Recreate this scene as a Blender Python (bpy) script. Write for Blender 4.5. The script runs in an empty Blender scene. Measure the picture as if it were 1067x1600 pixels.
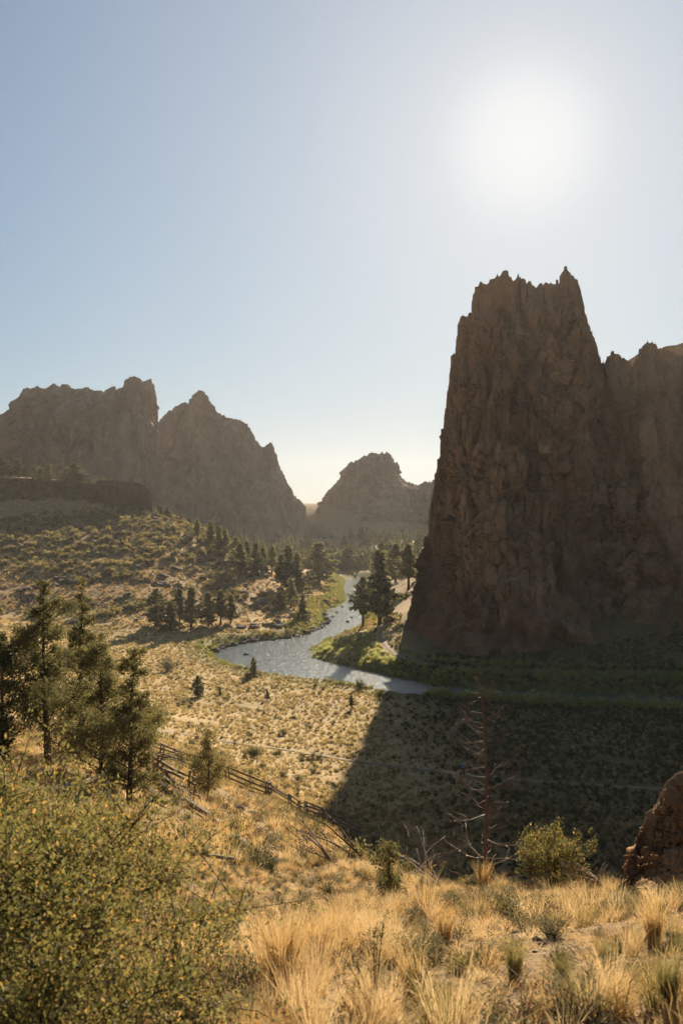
import bpy, math, random
import numpy as np
from mathutils import Vector, Euler, Matrix
R = math.radians
SC = bpy.context.scene
COL = SC.collection
# ---------------------------------------------------------------- camera, sky, sun, exposure
F = 1556.0; EYE = 32.0; CX = 533.5; CY = 800.0
cam_d = bpy.data.cameras.new('camera'); cam = bpy.data.objects.new('camera', cam_d); COL.objects.link(cam)
cam.location = (0, 0, EYE); cam.rotation_euler = (R(90), 0, 0)
cam_d.sensor_fit = 'VERTICAL'; cam_d.sensor_height = 36.0; cam_d.lens = 36.0 * F / 1600.0
cam_d.clip_start = 0.1; cam_d.clip_end = 8000
cam_d.dof.use_dof = True; cam_d.dof.focus_distance = 45.0; cam_d.dof.aperture_fstop = 6.5
SC.camera = cam
SUN_AZ, SUN_EL = R(10.4), R(20.1)
SD = Vector((math.sin(SUN_AZ) * math.cos(SUN_EL), math.cos(SUN_AZ) * math.cos(SUN_EL), math.sin(SUN_EL)))
w = bpy.data.worlds.new('World'); SC.world = w; w.use_nodes = True
nt = w.node_tree; N = nt.nodes; L = nt.links
bg = N['Background']
sky = N.new('ShaderNodeTexSky'); sky.sky_type = 'NISHITA'; sky.sun_disc = False
sky.sun_elevation = SUN_EL; sky.sun_rotation = SUN_AZ
sky.air_density = 1.0; sky.dust_density = 0.25; sky.ozone_density = 1.0; sky.altitude = 900
# aureole round the sun: thin high haze scattering forwards
tc = N.new('ShaderNodeTexCoord')
dot = N.new('ShaderNodeVectorMath'); dot.operation = 'DOT_PRODUCT'; dot.inputs[1].default_value = SD
L.new(tc.outputs['Generated'], dot.inputs[0])
def wm(op, a, b=None, c=None):
    n = N.new('ShaderNodeMath'); n.operation = op
    for i, s in enumerate((a, b, c)):
        if s is None: continue
        if isinstance(s, (int, float)): n.inputs[i].default_value = s
        else: L.new(s, n.inputs[i])
    return n.outputs[0]
d = wm('MAXIMUM', dot.outputs['Value'], 0.0)
g1 = wm('MULTIPLY', wm('POWER', d, 900.0), 16.0)
g2 = wm('MULTIPLY', wm('POWER', d, 90.0), 2.9)
g3 = wm('MULTIPLY', wm('POWER', d, 9.0), 2.9)
gs = wm('ADD', wm('ADD', g1, g2), g3)
gc = N.new('ShaderNodeMix'); gc.data_type = 'RGBA'; gc.blend_type = 'MIX'
gc.inputs[0].default_value = 1.0; gc.inputs[7].default_value = (1.0, 0.96, 0.93, 1)
vm = N.new('ShaderNodeVectorMath'); vm.operation = 'SCALE'; vm.inputs[0].default_value = (1.0, 0.97, 0.97)
L.new(gs, vm.inputs['Scale'])
tint = N.new('ShaderNodeVectorMath'); tint.operation = 'MULTIPLY'; tint.inputs[1].default_value = (0.62, 0.72, 0.77)
L.new(sky.outputs['Color'], tint.inputs[0])
add = N.new('ShaderNodeVectorMath'); add.operation = 'ADD'
L.new(tint.outputs[0], add.inputs[0]); L.new(vm.outputs[0], add.inputs[1])
sep = N.new('ShaderNodeSeparateXYZ'); L.new(tc.outputs['Generated'], sep.inputs[0])
hp5 = wm('POWER', wm('SUBTRACT', 1.0, wm('MAXIMUM', sep.outputs['Z'], 0.0)), 5.0); hzc = N.new('ShaderNodeCombineXYZ')
for k, am in enumerate((.49, .45, .28)): L.new(wm('SUBTRACT', 1.0, wm('MULTIPLY', hp5, am)), hzc.inputs[k])
sc1 = N.new('ShaderNodeVectorMath'); sc1.operation = 'MULTIPLY'; L.new(tint.outputs[0], sc1.inputs[0]); L.new(hzc.outputs[0], sc1.inputs[1]); L.new(sc1.outputs[0], add.inputs[0])
sx = N.new('ShaderNodeSeparateXYZ'); L.new(add.outputs[0], sx.inputs[0]); cb = N.new('ShaderNodeCombineXYZ')
for k, cap in enumerate((8.0, 8.05, 8.1)):   # the brightest haze saturates smoothly
    q4 = wm('POWER', wm('DIVIDE', sx.outputs[k], cap), 2.2)
    L.new(wm('DIVIDE', sx.outputs[k], wm('POWER', wm('ADD', 1.0, q4), 1 / 2.2)), cb.inputs[k])
L.new(cb.outputs[0], bg.inputs['Color']); bg.inputs['Strength'].default_value = 0.05
sd = bpy.data.lights.new('sun', 'SUN'); sun = bpy.data.objects.new('sun', sd); COL.objects.link(sun)
sd.energy = 5.0; sd.angle = R(0.53); sd.color = (1.0, 0.86, 0.66)
sun.rotation_euler = (-SD).to_track_quat('-Z', 'Y').to_euler(); sun.location = (0, 0, 150)
SC.view_settings.view_transform = 'Standard'; SC.view_settings.look = 'None'
SC.view_settings.exposure = 1.2; SC.view_settings.gamma = 1.0; SC.view_settings.use_curve_mapping = False
SC.cycles.max_bounces = 6; SC.cycles.volume_bounces = 0; SC.cycles.transparent_max_bounces = 8
SC.cycles.use_denoising = True; SC.cycles.denoiser = 'OPENIMAGEDENOISE'; SC.cycles.denoising_input_passes = 'RGB_ALBEDO_NORMAL'; SC.cycles.denoising_prefilter = 'ACCURATE'; SC.cycles.denoising_quality = 'HIGH'
SC.cycles.sample_clamp_indirect = 3.0; SC.cycles.sample_clamp_direct = 3.0

# ---------------------------------------------------------------- noise
rs = np.random.RandomState(7)
PERM = rs.permutation(256); PERM = np.concatenate([PERM, PERM, PERM])
GR = rs.normal(size=(256, 3)); GR /= np.linalg.norm(GR, axis=1)[:, None]
def perlin(p):
    p = np.asarray(p, float); i = np.floor(p).astype(int); f = p - i; i &= 255
    u = f * f * f * (f * (f * 6 - 15) + 10)
    r = 0
    for dx in (0, 1):
        for dy in (0, 1):
            for dz in (0, 1):
                h = PERM[PERM[PERM[i[:, 0] + dx] + i[:, 1] + dy] + i[:, 2] + dz]
                g = GR[h]
                v = g[:, 0] * (f[:, 0] - dx) + g[:, 1] * (f[:, 1] - dy) + g[:, 2] * (f[:, 2] - dz)
                wx = u[:, 0] if dx else 1 - u[:, 0]; wy = u[:, 1] if dy else 1 - u[:, 1]; wz = u[:, 2] if dz else 1 - u[:, 2]
                r = r + v * wx * wy * wz
    return r * 1.6
def fbm(p, o=4, gain=.5, ridged=False):
    p = np.asarray(p, float); a = 1; s = 0; t = 0
    for k in range(o):
        n = perlin(p * 2 ** k + 17.3 * k)
        if ridged: n = 1 - 2 * np.abs(n)
        s = s + a * n; t += a; a *= gain
    return s / t
def cells(p):
    """nearest-feature cells: a random value per cell plus a random tilt, giving flat faces with sharp edges"""
    p = np.asarray(p, float); b = np.floor(p).astype(int); best = np.full(len(p), 1e9); out = np.zeros(len(p))
    for dx in (-1, 0, 1):
        for dy in (-1, 0, 1):
            for dz in (-1, 0, 1):
                c = (b + (dx, dy, dz)); ci = c & 255
                h = PERM[PERM[PERM[ci[:, 0]] + ci[:, 1]] + ci[:, 2]]; g = GR[h]; f = c + .5 + g * .45 - p
                d = (f * f).sum(1); m = d < best
                best[m] = d[m]; g2 = GR[(h[m] * 7 + 13) & 255]; out[m] = g2[:, 0] * .9 + (g2[:, [1, 2, 0]] * f[m]).sum(1) * .8
    return out
def P3(x, y, z=0.0):
    x = np.asarray(x, float); y = np.asarray(y, float)
    return np.stack([x.ravel(), y.ravel(), np.broadcast_to(np.asarray(z, float), x.shape).ravel()], 1)
def sstep(a, b, x):
    t = np.clip((x - a) / (b - a), 0, 1); return t * t * (3 - 2 * t)

# ---------------------------------------------------------------- terrain height
PROF = {
 -2100: {0:30.4, 20:28, 60:26, 130:24, 230:28, 400:50, 700:60, 1000:55, 2600:20},
 -900: {0:30.4, 20:27, 60:22, 130:15, 230:9, 280:20, 340:40, 400:50, 500:52, 650:40, 750:46, 1000:50, 2600:20},
 -200: {0:30.4, 3:30.2, 20:26.5, 40:22.5, 60:20, 100:15.5, 130:12, 180:8.5, 230:6, 258:6, 392:33, 400:35, 408:45.5, 432:48.5, 490:49.5, 575:30, 640:40, 750:50, 1000:40, 2600:20},
 0: {0:30.4, 3:30.2, 8:28.7, 20:25.8, 35:23, 60:18.5, 90:14.6, 130:10.3, 180:6.6, 230:4.7, 258:4.5, 390:32, 398:35, 407:45.0, 428:47.4, 490:48.2, 575:28, 640:38, 750:46, 1000:40, 2600:20},
 130: {0:30.4, 3:30.2, 8:28.6, 20:25.4, 35:22.6, 45:20.6, 65:17, 90:12.8, 120:8.2, 150:5.2, 200:2.8, 235:2.5, 255:4.5, 385:31.5, 394:34, 402:42.5, 425:44.9, 490:45, 575:28, 640:36, 750:46, 1000:40, 2600:20},
 235: {0:30.4, 3:30.3, 10:27.7, 20:25.2, 32:22.3, 45:20.1, 65:15.7, 90:10.9, 120:5.8, 150:3, 200:1.6, 235:2, 258:5, 380:32, 395:33, 430:33, 490:30, 575:26, 650:30, 750:44, 1000:38, 2600:20},
 330: {0:30.4, 3:30.35, 12:26.9, 25:23.9, 40:19.8, 57:16.9, 80:10.8, 100:6.6, 120:3.6, 150:1.6, 240:1.5, 262:3, 300:9, 372:23.5, 400:24, 450:18, 560:12, 650:20, 700:26, 750:42, 1000:36, 2600:20},
 400: {0:30.4, 3:30.4, 12:27.0, 25:23.4, 40:19.4, 57:15.3, 80:10.1, 100:6, 120:2.7, 150:1.3, 249:1.3, 262:2, 300:6, 345:12, 375:15, 420:13, 500:6, 560:6, 690:14, 762:40, 1000:36, 2600:20},
 460: {0:30.4, 3:30.4, 12:27.1, 25:23.3, 40:19.3, 57:15, 80:8, 100:4, 120:2, 150:1.3, 270:1.3, 300:2, 340:5, 395:9, 430:6, 480:3, 560:5, 690:10, 762:39.3, 1000:35, 2600:20},
 500: {0:30.4, 3:30.4, 12:27.2, 25:23.4, 40:19.3, 60:12.5, 80:6, 100:3, 120:1.8, 150:1.3, 300:1.3, 400:2, 450:2.5, 560:4, 690:9, 762:39, 1000:35, 2600:20},
 540: {0:30.4, 3:30.4, 5:29.8, 8:28.75, 12:27.3, 25:23.6, 40:19.2, 50:15, 70:7, 90:3.2, 110:1.8, 150:1.3, 500:1.5, 560:4, 690:9, 762:39, 1000:35, 2600:20},
 600: {0:30.4, 3:30.4, 5:29.8, 8:28.7, 12:27.25, 20:24.9, 26:22, 35:17.5, 50:10, 75:3.5, 100:2, 160:1.3, 200:1.5, 225:3, 250:4, 300:3.5, 400:3, 500:3, 560:5, 700:9, 745:28, 770:36, 1000:35, 2600:20},
 650: {0:30.4, 3:30.4, 5:29.8, 8:28.7, 12:27.3, 16:26, 21:24.2, 30:18, 45:11, 70:4, 95:2, 160:1.3, 190:1.5, 212:4, 250:8.7, 300:8, 340:10, 420:7, 500:5, 560:6, 700:9, 745:30, 1000:35, 2600:20},
 750: {0:30.4, 3:30.4, 5:29.85, 8:28.75, 12:27.35, 16:26.0, 20:23.8, 25:20, 50:9, 75:3, 100:2, 165:1.3, 190:2, 205:3, 250:8, 300:16, 400:14, 500:8, 560:8, 700:12, 745:30, 1000:35, 1100:35, 1200:35, 1000:35, 2600:20},
 900: {0:30.4, 3:30.45, 5:29.9, 8:28.8, 12:27.35, 16:25.95, 20:23.6, 25:20, 50:9, 75:3, 100:2, 160:1.3, 188:2, 203:5, 226:15, 260:20, 330:25, 500:25, 650:40, 750:46, 1000:40, 2600:20},
 1067: {0:30.4, 3:30.5, 5:30.0, 8:28.9, 12:27.4, 15:26.4, 20:23.8, 28:19, 50:10, 75:4, 100:2.2, 155:1.4, 186:2, 200:6, 226:18, 260:24, 330:30, 500:35, 650:45, 750:50, 1000:45, 2600:20},
 1500: {0:30.4, 8:29.4, 15:28, 30:25, 60:14, 100:5, 155:3, 190:4, 250:25, 400:45, 700:55, 1000:50, 2600:20},
 2500: {0:30.4, 20:29.5, 60:27, 120:20, 250:30, 500:55, 1000:60, 2600:20},
 3300: {0:30.4, 20:30, 60:29, 120:28, 250:40, 500:60, 1000:60, 2600:20},
}
LD = np.linspace(math.log(1.0), math.log(2700), 520)
_ts = np.array([(p - CX) / F for p in sorted(PROF)])
_tab = np.stack([np.interp(np.exp(LD), list(PROF[p].keys()), list(PROF[p].values())) for p in sorted(PROF)])
_k = np.exp(-0.5 * (np.arange(-4, 5) / 1.6) ** 2); _k /= _k.sum()
_tab = np.stack([np.convolve(np.pad(r_, 4, 'edge'), _k, 'valid') for r_ in _tab])
TT = np.linspace(_ts[0], _ts[-1], 700)
TAB = np.stack([np.interp(TT, _ts, _tab[:, j]) for j in range(len(LD))], 1)
_k2 = np.exp(-0.5 * (np.arange(-9, 10) / 4.0) ** 2); _k2 /= _k2.sum()
TAB = np.stack([np.convolve(np.pad(TAB[:, j], 9, 'edge'), _k2, 'valid') for j in range(len(LD))], 1)
def base_h(x, y):
    x = np.asarray(x, float); y = np.asarray(y, float)
    th = np.arctan2(x, y); thc = np.clip(th, -R(56), R(56))
    rr = np.sqrt(x * x + y * y)
    t = np.tan(thc); dd = np.maximum(rr * np.cos(thc), 1.0)
    fi = np.clip((t - TT[0]) / (TT[-1] - TT[0]) * (len(TT) - 1), 0, len(TT) - 1.001)
    fj = np.clip(np.log(dd) / LD[-1] * (len(LD) - 1), 0, len(LD) - 1.001)
    i = fi.astype(int); j = fj.astype(int); a = fi - i; b = fj - j
    z = (TAB[i, j] * (1 - a) + TAB[i + 1, j] * a) * (1 - b) + (TAB[i, j + 1] * (1 - a) + TAB[i + 1, j + 1] * a) * b
    k = sstep(R(58), R(95), np.abs(th))
    return z * (1 - k) + (30.4 + 0.06 * np.minimum(rr, 400)) * k
def pl(px, py, z=0.0):            # pixel on a level plane -> world xy
    D = (EYE - z) * F / (py - CY); return ((px - CX) / F * D, D)
LB = [(560,902.5),(541,906),(538,915),(541,930),(543,940),(530,946),(515,953),(508,962),(511,972),(500,982),(480,991),(440,999),(400,1003),(355,1010),(338,1018),(346,1032),(385,1048),(430,1057),(480,1064),(530,1071),(575,1078),(612,1086),(645,1091),(720,1098),(820,1106),(940,1112),(1080,1118),(1400,1130),(1900,1140)]
RB = [(1900,1100),(1400,1095),(1080,1090),(940,1086),(820,1081),(740,1077),(665,1072),(640,1064),(590,1054),(540,1042),(500,1033),(482,1026),(479,1018),(490,1008),(515,998),(545,991),(562,984),(567,972),(562,958),(556,948),(559,938),(556,925),(553,915),(563,909),(600,906)]
RIVER = np.array([pl(a, b) for a, b in LB] + [pl(a, b) for a, b in RB] + [(60, 480), (60, 500)])
def seg_dist(x, y, P, closed=False):
    x = np.asarray(x, float); y = np.asarray(y, float); best = np.full(x.shape, 1e9)
    n = len(P)
    for k in range(n if closed else n - 1):
        a = P[k]; b = P[(k + 1) % n]; dx, dy = b[0] - a[0], b[1] - a[1]; q = dx * dx + dy * dy + 1e-9
        t = np.clip(((x - a[0]) * dx + (y - a[1]) * dy) / q, 0, 1)
        best = np.minimum(best, (x - a[0] - t * dx) ** 2 + (y - a[1] - t * dy) ** 2)
    return np.sqrt(best)
def river_d(x, y):
    d = seg_dist(x, y, RIVER, True); ins = np.zeros(np.shape(x), bool); n = len(RIVER)
    for k in range(n):
        a = RIVER[k]; b = RIVER[(k + 1) % n]
        c = ((a[1] > y) != (b[1] > y)) & (x < (b[0] - a[0]) * (y - a[1]) / (b[1] - a[1] + 1e-12) + a[0])
        ins ^= c
    return np.where(ins, -d, d)
PATHS = []
def H(x, y, rough=True):
    x = np.asarray(x, float); y = np.asarray(y, float); sh = x.shape; x = x.ravel(); y = y.ravel()
    z = base_h(x, y); r = np.hypot(x, y)
    if rough:
        hill = sstep(255, 290, y) * sstep(2.0, 8.0, z) * (1 - sstep(480, 560, y))
        near = 1 - sstep(60, 100, r)
        amp = 0.25 + 1.6 * hill + 0.25 * near * sstep(8, 30, r)
        z = z + amp * fbm(P3(x / 22, y / 22, 3.0), 4)
        z = z + (0.10 + 0.30 * hill) * fbm(P3(x / 3.1, y / 3.1, 9.0), 3) * sstep(1, 6, r)
        far = sstep(520, 600, r)
        z = z + far * 9 * fbm(P3(x / 90, y / 90, 5.0), 4) * (1 - 0.85 * np.exp(-((x / np.maximum(y, 1) + 0.02) / .05) ** 2))
    m = (r < 620) & (y > 100)
    d = np.full(x.shape, 99.0)
    if m.any(): d[m] = river_d(x[m], y[m])
    d = d + 0.8 * perlin(P3(x / 5, y / 5, 1.0)) * (np.abs(d) < 10)
    bank = sstep(-0.2, 4.5, d)
    z = np.where(d < 6, -0.5 * (1 - bank) + z * bank, z)
    z = np.where(d < -0.2, -0.5 - 0.5 * sstep(0, 4, -d), z)
    for pth, wd in PATHS:
        mm = (x > pth[:, 0].min() - 4) & (x < pth[:, 0].max() + 4) & (y > pth[:, 1].min() - 4) & (y < pth[:, 1].max() + 4)
        if mm.any():
            pd = seg_dist(x[mm], y[mm], pth)
            z[mm] -= 0.14 * (1 - sstep(wd * .5, wd * .5 + .9, pd))
    return z.reshape(sh)
def h1(x, y): return float(H(np.array([x]), np.array([y]))[0])
def hit(px, py, dmin=3.0, dmax=900.0):
    D = np.exp(np.linspace(math.log(dmin), math.log(dmax), 1500)); X = (px - CX) / F * D
    g = H(X, D) - (EYE - (py - CY) / F * D)
    k = np.argmax(g > 0) if (g > 0).any() else len(D) - 1
    return float(X[k]), float(D[k]), float(H(X[k:k+1], D[k:k+1])[0])
p1 = np.array([hit(*q, 40)[:2] for q in [(-150,1110),(60,1122),(170,1130),(260,1140),(330,1153),(380,1162),(450,1171),(545,1187),(620,1197),(720,1211),(800,1217),(900,1224),(1067,1232),(1250,1238)]])
p2 = np.array([hit(*q, 150)[:2] for q in [(596,978),(592,992),(601,1006),(612,1017),(624,1027),(660,1037),(740,1046),(860,1049),(980,1050),(1090,1050),(1250,1052)]])
PATHS += [(p1, 1.15), (p2, 1.2)]

# ---------------------------------------------------------------- materials
def mat(name): 
    m = bpy.data.materials.new(name); m.use_nodes = True; return m
class NB:
    def __init__(s, m): s.m = m; s.t = m.node_tree; s.n = s.t.nodes; s.b = s.n['Principled BSDF']
    def new(s, ty, **kw):
        n = s.n.new(ty)
        for k, v in kw.items(): setattr(n, k, v)
        return n
    def put(s, sock, v):
        if isinstance(v, bpy.types.NodeSocket): s.t.links.new(v, sock)
        else: sock.default_value = v
    def pos(s): return s.new('ShaderNodeNewGeometry').outputs['Position']
    def mapping(s, vec, scale):
        n = s.new('ShaderNodeMapping'); s.put(n.inputs['Vector'], vec); n.inputs['Scale'].default_value = scale; return n.outputs[0]
    def noise(s, vec, scale, detail=6, rough=.6, dist=0.0):
        n = s.new('ShaderNodeTexNoise'); s.put(n.inputs['Vector'], vec); n.inputs['Scale'].default_value = scale
        n.inputs['Detail'].default_value = detail; n.inputs['Roughness'].default_value = rough; n.inputs['Distortion'].default_value = dist
        return n.outputs['Fac']
    def ramp(s, fac, stops):
        n = s.new('ShaderNodeValToRGB'); s.put(n.inputs[0], fac); e = n.color_ramp.elements
        while len(e) > 1: e.remove(e[-1])
        e[0].position = stops[0][0]; e[0].color = (*stops[0][1], 1)
        for p, c in stops[1:]:
            q = e.new(p); q.color = (*c, 1)
        return n.outputs[0]
    def mix(s, f, a, b, mode='MIX'):
        n = s.new('ShaderNodeMix', data_type='RGBA', blend_type=mode); s.put(n.inputs[0], f)
        for i, v in ((6, a), (7, b)):
            s.put(n.inputs[i], v if isinstance(v, bpy.types.NodeSocket) else (*v, 1))
        return n.outputs[2]
    def math(s, op, a, b=0.0, c=None):
        n = s.new('ShaderNodeMath', operation=op); s.put(n.inputs[0], a); s.put(n.inputs[1], b)
        if c is not None: s.put(n.inputs[2], c)
        return n.outputs[0]
    def bump(s, h, strength, dist):
        n = s.new('ShaderNodeBump'); s.put(n.inputs['Height'], h); n.inputs['Strength'].default_value = strength; n.inputs['Distance'].default_value = dist
        s.t.links.new(n.outputs[0], s.b.inputs['Normal']); return n
    def attr(s, name): return s.new('ShaderNodeAttribute', attribute_name=name).outputs['Fac']
def rock_mat(name, cols, sc=1.0, streak=.5, lich=None):
    m = mat(name); q = NB(m); p = q.pos()
    big = q.noise(p, .035 * sc, 5, .6, .4)
    vs = q.noise(q.mapping(p, (.26 * sc, .26 * sc, .024 * sc)), 1.0, 8, .65, .3)
    fine = q.noise(p, 1.1 * sc, 8, .7)
    c = q.ramp(vs, [(.28, cols[0]), (.5, cols[1]), (.72, cols[2])])
    c = q.mix(q.math('MULTIPLY', q.ramp(big, [(.42, (0,0,0)), (.62, (1,1,1))]), .75), c, cols[3])
    slab = q.noise(q.mapping(p, (.05 * sc, .05 * sc, .018 * sc)), 1.0, 4, .55, .5)
    c = q.mix(q.math('MULTIPLY', q.ramp(slab, [(.36, (0,0,0)), (.66, (1,1,1))]), .9), q.mix(.5, c, cols[0]), q.mix(.35, c, cols[2]))
    c = q.mix(.55, c, q.ramp(fine, [(.25, (.35,.33,.32)), (.5, (1,1,1)), (.8, (1.25,1.2,1.1))]), 'MULTIPLY')
    if lich is not None:
        l = q.noise(p, .11 * sc, 6, .7, .8)
        c = q.mix(q.math('MULTIPLY', q.ramp(l, [(.56, (0,0,0)), (.66, (1,1,1))]), .6), c, lich)
    q.put(q.b.inputs['Base Color'], c); q.b.inputs['Roughness'].default_value = .92
    q.b.inputs['Specular IOR Level'].default_value = .15
    hgt = q.math('ADD', q.math('MULTIPLY', vs, 1.4), q.math('MULTIPLY', fine, .5))
    q.bump(hgt, 1.0, 2.2 / sc)
    return m
def leaf_mat(name, c1, c2, c3=None, trans=.45, tcol=None, rough=.75, nsc=1.7):
    m = mat(name); q = NB(m)
    oi = q.new('ShaderNodeObjectInfo').outputs['Random']
    v = q.noise(q.pos(), nsc, 2, .5)
    f = q.math('ADD', q.math('MULTIPLY', v, .75), q.math('MULTIPLY', oi, .45))
    st = [(.3, c1), (.75, c2)]
    if c3: st.append((.95, c3))
    c = q.ramp(f, st)
    at = q.attr('tip')
    if tcol: c = q.mix(at, c, tcol)
    q.put(q.b.inputs['Base Color'], c); q.b.inputs['Roughness'].default_value = rough
    q.b.inputs['Specular IOR Level'].default_value = .25
    tr = q.new('ShaderNodeBsdfTranslucent'); q.put(tr.inputs[0], c)
    mx = q.new('ShaderNodeMixShader'); mx.inputs[0].default_value = trans
    q.t.links.new(q.b.outputs[0], mx.inputs[1]); q.t.links.new(tr.outputs[0], mx.inputs[2])
    q.t.links.new(mx.outputs[0], q.n['Material Output'].inputs[0])
    return m
def wood_mat(name, c1, c2, sc=8):
    m = mat(name); q = NB(m); p = q.new('ShaderNodeTexCoord').outputs['Object']
    n = q.noise(q.mapping(p, (1, 1, .25)), sc, 6, .7)
    q.put(q.b.inputs['Base Color'], q.ramp(n, [(.3, c1), (.7, c2)])); q.b.inputs['Roughness'].default_value = .85
    q.bump(n, .7, .03); return m
M = {}
M['cliff'] = rock_mat('cliff_rock', [(.17,.088,.043), (.44,.25,.13), (.62,.40,.235), (.36,.20,.10)], 1.0, lich=(.50,.37,.22))
M['far'] = rock_mat('far_cliff_rock', [(.11,.07,.042), (.36,.23,.145), (.64,.46,.32), (.46,.25,.14)], .45, lich=(.42,.37,.26))
M['rim'] = rock_mat('rimrock', [(.06,.04,.02), (.12,.085,.045), (.24,.17,.10), (.10,.07,.038)], 1.6)
M['boulder'] = rock_mat('boulder_rock', [(.07,.055,.04), (.14,.11,.08), (.26,.21,.15), (.12,.09,.065)], 3.0)
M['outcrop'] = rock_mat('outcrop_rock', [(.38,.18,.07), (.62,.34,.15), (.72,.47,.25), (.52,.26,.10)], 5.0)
M['bank'] = rock_mat('river_rock', [(.05,.045,.04), (.11,.10,.085), (.22,.20,.17), (.09,.08,.07)], 3.0)
M['pine'] = leaf_mat('pine_needles', (.075,.08,.03), (.19,.17,.065), (.32,.26,.11), .55)
M['juniper'] = leaf_mat('juniper_scales', (.08,.078,.028), (.185,.16,.056), (.32,.245,.09), .54)
M['dryshrub'] = leaf_mat('sage_leaves', (.10,.092,.045), (.20,.175,.09), (.30,.25,.14), .4)
M['rabbit'] = leaf_mat('rabbitbrush_leaves', (.10,.09,.03), (.24,.20,.065), (.38,.30,.11), .45)
M['willow'] = leaf_mat('willow_leaves', (.27,.28,.07), (.47,.46,.16), (.58,.53,.23), .7)
M['bitter'] = leaf_mat('bitterbrush_leaves', (.10,.10,.032), (.25,.22,.065), (.44,.33,.115), .55, tcol=(.62,.34,.09), nsc=14)
M['gold'] = leaf_mat('dry_grass', (.40,.245,.09), (.57,.385,.155), (.66,.48,.215), .53)
M['pale'] = leaf_mat('pale_grass', (.48,.32,.145), (.64,.46,.225), (.72,.56,.31), .53)
M['olive'] = leaf_mat('green_gold_grass', (.17,.15,.05), (.30,.24,.085), (.42,.32,.13), .5)
M['reed'] = leaf_mat('green_reeds', (.13,.14,.03), (.29,.28,.06), (.42,.37,.11), .5)
M['bark'] = wood_mat('bark', (.03,.02,.013), (.085,.055,.035))
M['sage_with_shade'] = leaf_mat('sage_green_with_shade', (.04,.04,.014), (.085,.077,.027), (.14,.115,.05), .4)  # dark sage colour that also deepens the shade on the valley floor
M['tuft'] = leaf_mat('valley_bunchgrass', (.28,.20,.08), (.50,.37,.15), (.62,.47,.22), .5)
M['hillbrush'] = leaf_mat('hillside_brush_leaves', (.13,.11,.038), (.29,.225,.08), (.46,.35,.14), .52)
M['brown'] = leaf_mat('dead_brown_brush', (.12,.07,.03), (.26,.16,.075), (.36,.25,.14), .35)
M['deadwood'] = wood_mat('weathered_wood', (.16,.11,.075), (.36,.27,.19), 14)
M['reddead'] = wood_mat('reddish_dead_wood', (.08,.042,.025), (.18,.105,.065), 14)
M['palewood'] = wood_mat('bleached_wood', (.34,.27,.2), (.58,.50,.40), 14)
M['rail'] = wood_mat('split_rail_wood', (.13,.085,.045), (.30,.21,.12), 9)

# ---------------------------------------------------------------- mesh helpers
def mk(name, V, Fq, mats, parent=None, smooth=False, mi=None, link=True, attrs=None):
    me = bpy.data.meshes.new(name)
    V = np.asarray(V, np.float32).reshape(-1, 3)
    if isinstance(Fq, np.ndarray):
        k = Fq.shape[1]; nf = len(Fq); me.vertices.add(len(V)); me.vertices.foreach_set('co', V.ravel())
        me.loops.add(nf * k); me.loops.foreach_set('vertex_index', Fq.astype(np.int32).ravel())
        me.polygons.add(nf); me.polygons.foreach_set('loop_start', np.arange(0, nf * k, k, dtype=np.int32))
        me.update(calc_edges=True)
    else:
        me.from_pydata(V.tolist(), [], [tuple(int(q) for q in f) for f in Fq]); me.update()
    for m in (mats if isinstance(mats, (list, tuple)) else [mats]): me.materials.append(m)
    if mi is not None: me.polygons.foreach_set('material_index', np.asarray(mi, np.int32))
    if smooth: me.polygons.foreach_set('use_smooth', np.ones(len(me.polygons), bool))
    if attrs:
        for an, av in attrs.items():
            a = me.attributes.new(an, 'FLOAT', 'POINT'); a.data.foreach_set('value', np.asarray(av, np.float32).ravel())
    me.validate()
    o = bpy.data.objects.new(name, me)
    if link: COL.objects.link(o)
    if parent: o.parent = parent
    return o
def tag(o, label=None, cat=None, group=None, kind=None):
    if label: o['label'] = label
    if cat: o['category'] = cat
    if group: o['group'] = group
    if kind: o['kind'] = kind
    return o
def empty(name, loc=(0, 0, 0), rz=0, s=1.0):
    o = bpy.data.objects.new(name, None); COL.objects.link(o); o.location = loc; o.rotation_euler = (0, 0, rz)
    o.scale = (s, s, s); o.empty_display_size = .2; return o
def copy_tree(o, loc, rz, s, label=None, group=None, tilt=(0, 0)):
    c = o.copy(); COL.objects.link(c); c.location = loc; c.rotation_euler = (tilt[0], tilt[1], rz)
    c.scale = s if isinstance(s, tuple) else (s, s, s)
    for ch in o.children:
        k = ch.copy(); COL.objects.link(k); k.parent = c
    if label: c['label'] = label
    if group: c['group'] = group
    elif 'group' in c: del c['group']
    return c
def grid_faces(nu, nv):
    i = np.arange(nu - 1)[:, None]; j = np.arange(nv - 1)[None, :]
    a = i * nv + j
    return np.stack([a, a + nv, a + nv + 1, a + 1], -1).reshape(-1, 4)
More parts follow.
